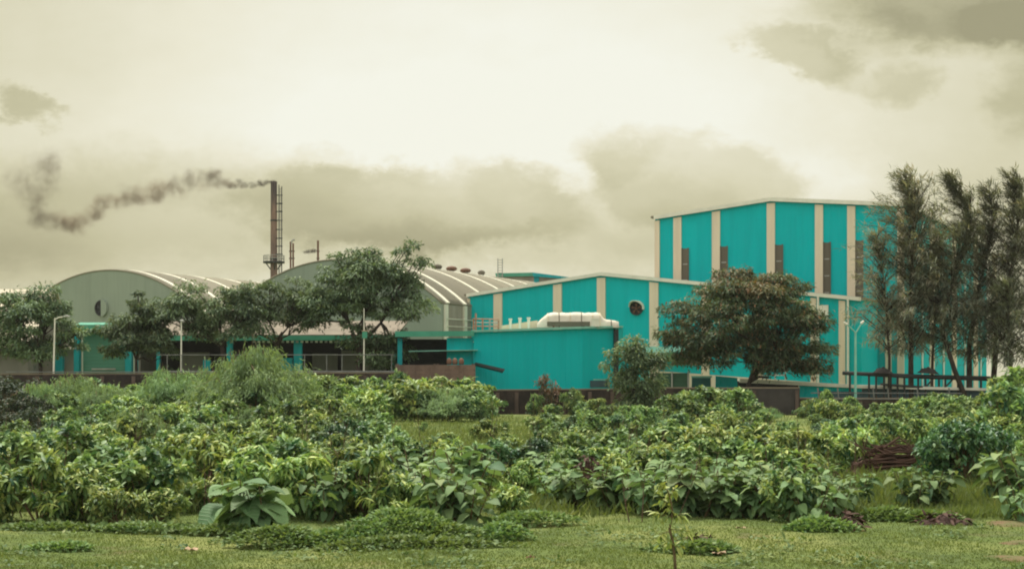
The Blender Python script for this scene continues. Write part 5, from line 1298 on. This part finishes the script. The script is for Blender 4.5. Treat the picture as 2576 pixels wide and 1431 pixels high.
def heap(name, x, d, rx, ry, h, mat, label, cat, seed, leaves=0):
    r = np.random.default_rng(seed); nu, nv = 28, 9; V = []; F = []
    for j in range(nv):
        k = j / (nv - 1)
        for i in range(nu):
            a = 2 * math.pi * i / nu
            lump = 1 + 0.25 * math.sin(3 * a + seed) + 0.15 * math.sin(7 * a + 2 * seed)
            V.append((math.cos(a) * rx * k * lump, math.sin(a) * ry * k * lump, h * max(0, 1 - k ** 1.6) * (0.6 + 0.4 * math.sin(a * 2 + k * 6 + seed)) + r.normal(0, h * 0.08) + (0.02 if k < 1 else -0.03)))
    for j in range(nv - 1):
        for i in range(nu):
            F.append((j * nu + i, j * nu + (i + 1) % nu, (j + 1) * nu + (i + 1) % nu, (j + 1) * nu + i)[::-1])
    o = thing(name, gp(x, d), label, cat)
    me = bpy.data.meshes.new(name); me.from_pydata(V, [], F); me.materials.append(mat)
    me.polygons.foreach_set('use_smooth', [True] * len(F))
    link('mound', me, o)
    if leaves:
        l = Leaves(seed); n = leaves; a = r.uniform(0, 6.28, n); k = r.random(n) ** 0.6
        l.add(np.stack([np.cos(a) * k * rx * 1.1, np.sin(a) * k * ry * 1.1, h * (1 - k ** 1.6) + 0.04 + r.random(n) * 0.05], -1), np.stack([np.cos(a), np.sin(a), r.normal(0, .4, n)], -1) + r.normal(0, .5, (n, 3)), r.uniform(0.1, 0.26, n), r.uniform(0.05, 0.12, n), r.random(n), None)
        link('dead_leaves', l.mesh('dead_leaves', M_dead, 0.3, 0.3), o)
    return o
heap('soil_heap', 2372, 28.3, 0.52, 0.35, 0.17, M_heap, 'dark soil heap with dead leaves at the lawn edge of the clearing, right one', 'soil heap', 3, 60)
heap('soil_heap', 2120, 28.2, 0.38, 0.3, 0.16, M_heap, 'dark soil heap with dead leaves below the broad-leaved clump, left one', 'soil heap', 5, 60)
heap('soil_heap', 1748, 24.4, 0.28, 0.22, 0.16, M_heap, 'small dark-red heap of dead leaves beside the thin foreground sapling', 'leaf heap', 7, 45)
heap('soil_heap', 2150, 27.0, 0.17, 0.15, 0.10, M_soil, 'small reddish clod near the left dark soil heap', 'clod', 8, 6)
heap('soil_heap', 1335, 23.0, 0.09, 0.08, 0.06, M_soil, 'tiny reddish clod alone on the front lawn', 'clod', 9, 0)
heap('leaf_heap', 1480, 33.6, 0.55, 0.35, 1.0, M_dead, 'heap of withered brown leaves caught on top of the broad-leaved stand', 'dead leaves', 10, 130)
heap('leaf_heap', 2180, 42.0, 0.6, 0.4, 0.5, M_stick, 'low reddish heap of brush left of the brushwood stack', 'brush heap', 12, 60)
for x, d, lb in ((482, 24.0, 'faded orange scrap lying on the left lawn'), (1865, 27.3, 'torn pale scrap at the foot of the broad-leaved stand'), (1808, 23.5, 'pale scrap on the grass right of the thin foreground sapling')):
    V = []; rr_ = np.random.default_rng(int(x))
    nx_, ny_ = 6, 4
    V = [((i / (nx_ - 1) - .5) * 0.22, (j / (ny_ - 1) - .5) * 0.16, 0.05 + rr_.normal(0, 0.018)) for j in range(ny_) for i in range(nx_)]
    F = [(j * nx_ + i, j * nx_ + i + 1, (j + 1) * nx_ + i + 1, (j + 1) * nx_ + i) for j in range(ny_ - 1) for i in range(nx_ - 1)]
    V2 = V + [(a, b, c - 0.006) for a, b, c in V]; k = len(V)
    me = bpy.data.meshes.new('litter'); me.from_pydata(V2, [], F + [tuple(i + k for i in f[::-1]) for f in F]); me.materials.append(M_litter)
    o = tag(link('litter_scrap', me), lb, 'litter'); o.location = gp(x, d, 0.0)
# ---- bare reddish soil at the right edge of the lawn
def patch(x, d, rx, ry, seed, label):
    r = np.random.default_rng(seed); n = 40; c = gp(x, d)
    V = [(c.x, c.y, float(gnoise(np.float64(c.x), np.float64(c.y))) + 0.03)]
    for rr in (0.5, 1.0):
        for i in range(n):
            a = 2 * math.pi * i / n; k = rr * (1 + 0.2 * math.sin(3 * a + seed) + 0.14 * math.sin(5 * a + seed * 2) + 0.08 * math.sin(11 * a))
            X_, Y_ = c.x + math.cos(a) * rx * k, c.y + math.sin(a) * ry * k
            V.append((X_, Y_, float(gnoise(np.float64(X_), np.float64(Y_))) + (0.03 if rr < 1 else -0.02)))
    F = [(0, 1 + i, 1 + (i + 1) % n) for i in range(n)] + [(1 + i, 1 + n + i, 1 + n + (i + 1) % n, 1 + (i + 1) % n) for i in range(n)]
    me = bpy.data.meshes.new('bare_soil'); me.from_pydata(V, [], F); me.materials.append(M_soil2)
    tag(link('bare_soil', me), label, kind='structure')
M_soil2 = plain('pale_red_soil', (0.17, 0.105, 0.058), 0.95, 1.0, 2.6, dirt=(0.105, 0.125, 0.042), bmp=0.6)
patch(2590, 23.2, 0.75, 0.5, 1, 'bare reddish soil at the right edge of the lawn')
patch(2560, 28.2, 0.9, 0.5, 2, 'reddish path soil below the right-edge saplings')
patch(2570, 25.4, 0.5, 0.25, 3, 'narrow reddish soil strip at the right edge')

# ---- lawn blades (stuff)
def blades(name, n, seed, area, hmin, hmax, w, label, mat=None, clump=0.0):
    r = np.random.default_rng(seed)
    P = area(r, n); n = len(P)
    P[:, 2] = gnoise(P[:, 0], P[:, 1]) - 0.005
    D = r.normal(0, 0.42, (n, 3)); D[:, 2] = 1.0
    pn = 0.5 + 0.5 * np.sin(P[:, 0] * 1.7 + np.sin(P[:, 1] * 1.1) * 2) * np.sin(P[:, 1] * 2.3 + 0.7)
    hh = r.uniform(hmin, hmax, n) * (0.6 + 0.8 * pn)
    lv = Leaves(seed)
    U = np.stack([r.normal(0, 1, n), r.normal(0, 1, n), np.zeros(n)], -1)
    lv.add(P, D, hh, w * r.uniform(0.7, 1.4, n), np.clip(0.2 + 0.5 * pn + r.normal(0, 0.2, n), 0, 1), np.clip(r.normal(-0.1, 0.3, n), 0, 1), U)
    o = link(name, lv.mesh(name, mat or F_grass, 0.3, simple=True))
    return tag(o, label, 'grass', kind='stuff')
def front(r, n):
    d = 1 / r.uniform(1 / 33.0, 1 / 20.5, n); x = r.uniform(-60, 2640, n)
    return np.stack([(x - X0) / FPX * d, d, np.zeros(n)], -1)
def midgap(r, n):
    d = 1 / r.uniform(1 / 96.0, 1 / 36.0, n); x = r.uniform(930, 1440, n)
    a = np.stack([(x - X0) / FPX * d, d, np.zeros(n)], -1)
    d = 1 / r.uniform(1 / 46.0, 1 / 29.0, n // 2); x = r.uniform(2150, 2640, n // 2)
    return np.concatenate([a, np.stack([(x - X0) / FPX * d, d, np.zeros(n // 2)], -1)])
def allmid(r, n):
    d = 1 / r.uniform(1 / 100.0, 1 / 30.0, n); x = r.uniform(-90, 2680, n)
    return np.stack([(x - X0) / FPX * d, d, np.zeros(n)], -1)
blades('lawn_grass', 90000, 1, front, 0.02, 0.06, 0.014, 'short lawn grass across the foreground')
blades('tall_grass', 34000, 2, midgap, 0.08, 0.26, 0.03, 'rough grass in the clearings between the bushes')
blades('rough_grass', 40000, 3, allmid, 0.12, 0.45, 0.04, 'rough grass growing under the thicket')

r = np.random.default_rng(56); ds = MB()
for k in range(150):
    d_ = 1 / r.uniform(1 / 90.0, 1 / 28.5); x_ = r.uniform(-60, 2640)
    if in_gap(x_, d_): continue
    p_ = gp(x_, d_); h_ = r.uniform(1.0, 2.1) * (0.75 if d_ < 34 else 1.0)
    t_ = Vector((r.normal(0, 0.3), r.normal(0, 0.3), h_))
    ds.tube([p_, p_ + t_ * 0.55 + Vector((r.normal(0, .06), 0, 0)), p_ + t_], [0.014, 0.010, 0.004], 4, False)
    for _ in range(3):
        q_ = p_ + t_ * r.uniform(0.45, 0.9); ds.tube([q_, q_ + Vector((r.normal(0, .22), r.normal(0, .2), r.uniform(0.05, .3)))], [0.007, 0.003], 4, False)
tag(ds.build('dead_stems', M_stick), 'thin dead stems standing among the bushes', 'dead stems', kind='stuff')
r = np.random.default_rng(55); lw = Leaves(55)
for k in range(420):
    d_ = 1 / r.uniform(1 / 31.0, 1 / 21.0); x_ = r.uniform(-40, 2620)
    if math.sin(x_ * 0.006 + d_ * 0.9) + math.sin(x_ * 0.017 - d_ * 0.5) + r.normal(0, 0.5) < 0.5: continue
    c_ = np.array([(x_ - X0) / FPX * d_, d_, 0.0]); n = int(r.uniform(8, 30)); sp_ = r.uniform(0.06, 0.3)
    P_ = c_ + np.stack([r.normal(0, sp_, n), r.normal(0, sp_ * 0.7, n), np.zeros(n)], -1)
    P_[:, 2] = gnoise(P_[:, 0], P_[:, 1]) + r.uniform(0.01, 0.07, n)
    lw.add(P_, np.stack([r.normal(0, 1, n), r.normal(0, 1, n), r.uniform(0.1, 1.0, n)], -1), r.uniform(0.06, 0.15, n), r.uniform(0.03, 0.07, n), np.clip(r.normal(0.3, 0.25) + r.normal(0, 0.15, n), 0, 1), np.maximum(0, r.normal(-0.2, 0.3, n)))
tag(link('lawn_weeds', lw.mesh('lawn_weeds', F_creep, 0.2, simple=True)), 'scattered small weeds among the lawn grass', 'weeds', kind='stuff')

# ================================================================ smoke
def smoke_mat(name, col, dens, lo, hi, scale):
    """thin drifting smoke: torn up by noise, fading out towards the edge of each puff"""
    m, q = newmat(name)
    t_ = q.node('ShaderNodeTexCoord')
    g = q.node('ShaderNodeNewGeometry')
    wv = q.node('ShaderNodeVectorMath', operation='MULTIPLY_ADD'); q.l.new(q.noise(g.outputs['Position'], scale * 0.6, 3, 0.6, 1), wv.inputs[0])
    wv.inputs[1].default_value = (1.3, 1.3, 1.3); wv.inputs[2].default_value = (-0.65, -0.65, -0.65)
    ad = q.node('ShaderNodeVectorMath', operation='ADD'); q.l.new(t_.outputs['Object'], ad.inputs[0]); q.l.new(wv.outputs[0], ad.inputs[1])
    ln = q.node('ShaderNodeVectorMath', operation='LENGTH'); q.l.new(ad.outputs[0], ln.inputs[0])
    l0 = q.node('ShaderNodeVectorMath', operation='LENGTH'); q.l.new(t_.outputs['Object'], l0.inputs[0])
    n = q.noise(g.outputs['Position'], scale, 6, 0.65)
    core = q.m('MULTIPLY', q.smooth(ln.outputs['Value'], 0.0, 0.9, 1.0, 0.0), q.smooth(l0.outputs['Value'], 0.55, 1.0, 1.0, 0.0))
    f = q.smooth(n, lo, hi)
    oi = q.node('ShaderNodeObjectInfo')
    v = q.node('ShaderNodeVolumePrincipled')
    v.inputs['Color'].default_value = (*col, 1)
    q.put(v.inputs['Density'], q.m('MULTIPLY', q.m('MULTIPLY', q.m('MULTIPLY', f, core), dens), oi.outputs['Alpha']))
    o = q.node('ShaderNodeOutputMaterial'); q.l.new(v.outputs[0], o.inputs['Volume'])
    return m
def ico():
    import bmesh
    bm = bmesh.new(); bmesh.ops.create_icosphere(bm, subdivisions=3, radius=1.0)
    me = bpy.data.meshes.new('smoke_puff'); bm.to_mesh(me); bm.free(); return me
S_dark, S_brown, S_near = smoke_mat('dark_smoke', (0.26, 0.21, 0.15), 1.0, 0.32, 0.66, 0.8), smoke_mat('brown_smoke', (0.40, 0.31, 0.21), 1.0, 0.32, 0.66, 0.8), smoke_mat('fresh_smoke', (0.13, 0.11, 0.085), 1.0, 0.3, 0.68, 1.5)
pm = {m: ico() for m in ('d', 'b', 'n')}
pm['n'].materials.append(S_near)
pm['d'].materials.append(S_dark); pm['b'].materials.append(S_brown)
def puffs(name, label, d, lst, src):
    root = thing(name, at(*src, d), label, 'smoke'); root['kind'] = 'stuff'
    for x, y, rx, ry, dens, k, tilt in lst:
        o = link('smoke_puff', pm[k], root)
        o.location = at(x, y, d) - root.location
        s = d / FPX
        gr = 1.0 if k == 'n' else 1.75
        o.scale = (rx * s * gr, (rx + ry) * 0.5 * s * gr, ry * s * gr); o.rotation_euler = (0, tilt, 0)
        o.color = (1, 1, 1, dens * (1.0 if gr == 1 else (0.72 if x > 150 else 0.6)))
puffs('chimney_smoke', 'dark smoke plume drifting left from the tall chimney, thinning to brown wisps', 215.0, [
    (687, 458, 15, 8, 3.5, 'n', 0), (674, 459, 18, 9, 3.5, 'n', 0.1), (656, 462, 20, 12, 3.0, 'n', 0.2), (636, 466, 22, 13, 2.6, 'n', 0), (612, 465, 22, 15, 2.0, 'n', 0.1), (602, 456, 15, 14, 1.6, 'n', 0.3), (585, 468, 26, 13, 1.3, 'n', 0), (590, 467, 24, 10, 0.7, 'b', 0),
    (560, 466, 26, 12, 0.5, 'b', 0), (540, 441, 19, 17, 1.5, 'd', -0.3), (515, 447, 22, 16, 0.9, 'd', 0.3), (478, 452, 19, 26, 0.9, 'd', 0.2), (520, 465, 34, 16, 0.4, 'b', 0), (438, 465, 22, 24, 0.7, 'd', 0.3), (450, 490, 24, 14, 0.3, 'b', 0),
    (395, 482, 25, 26, 1.0, 'b', 0.4), (350, 492, 22, 28, 0.9, 'b', -0.3), (320, 485, 24, 22, 0.5, 'd', 0), (372, 500, 40, 16, 0.35, 'b', 0), (290, 508, 36, 18, 0.9, 'b', 0), (205, 556, 28, 16, 0.9, 'b', 0.4), (165, 562, 36, 20, 0.9, 'b', 0.2), (128, 556, 32, 24, 0.8, 'd', 0.1), (325, 498, 30, 18, 0.7, 'b', 0), (570, 462, 30, 14, 0.9, 'd', 0), (425, 476, 30, 20, 0.7, 'b', 0), (240, 535, 24, 18, 0.8, 'b', 0.2), (250, 520, 22, 30, 0.9, 'b', 0.3), (262, 500, 20, 20, 0.4, 'd', 0), (225, 545, 26, 14, 0.5, 'b', 0),
    (180, 565, 36, 20, 0.9, 'b', 0.6), (150, 548, 30, 22, 0.5, 'b', 0.3), (115, 560, 45, 18, 0.3, 'd', 0), (95, 530, 20, 44, 0.75, 'd', 0.25), (75, 490, 30, 44, 0.42, 'd', -0.35), (120, 450, 30, 55, 0.42, 'd', 0.15), (128, 405, 26, 32, 0.4, 'd', 0.3), (45, 455, 34, 36, 0.3, 'd', 0), (100, 415, 40, 30, 0.22, 'd', 0)], (689, 457))
puffs('stack_smoke', 'short dark smoke trail left of the thin rusty stack', 214.0, [(789, 631, 14, 8, 7.0, 'n', 0), (778, 633, 14, 8, 6, 'n', 0.1), (767, 635, 12, 6, 5, 'n', 0)], (800, 632))

# ================================================================ thin haze added over the site to lift the blacks
m, q = newmat('black_lift_haze')
v = q.node('ShaderNodeVolumePrincipled'); v.inputs['Color'].default_value = (0.95, 0.93, 0.84, 1); v.inputs['Density'].default_value = 0.00012
o_ = q.node('ShaderNodeOutputMaterial'); q.l.new(v.outputs[0], o_.inputs['Volume'])
tag(link('haze', MB().box((0, 700, 23.0), (3400, 2200, 48.0)).mesh('haze', m)), 'thin haze added over the whole site to lift the blacks', kind='stuff')
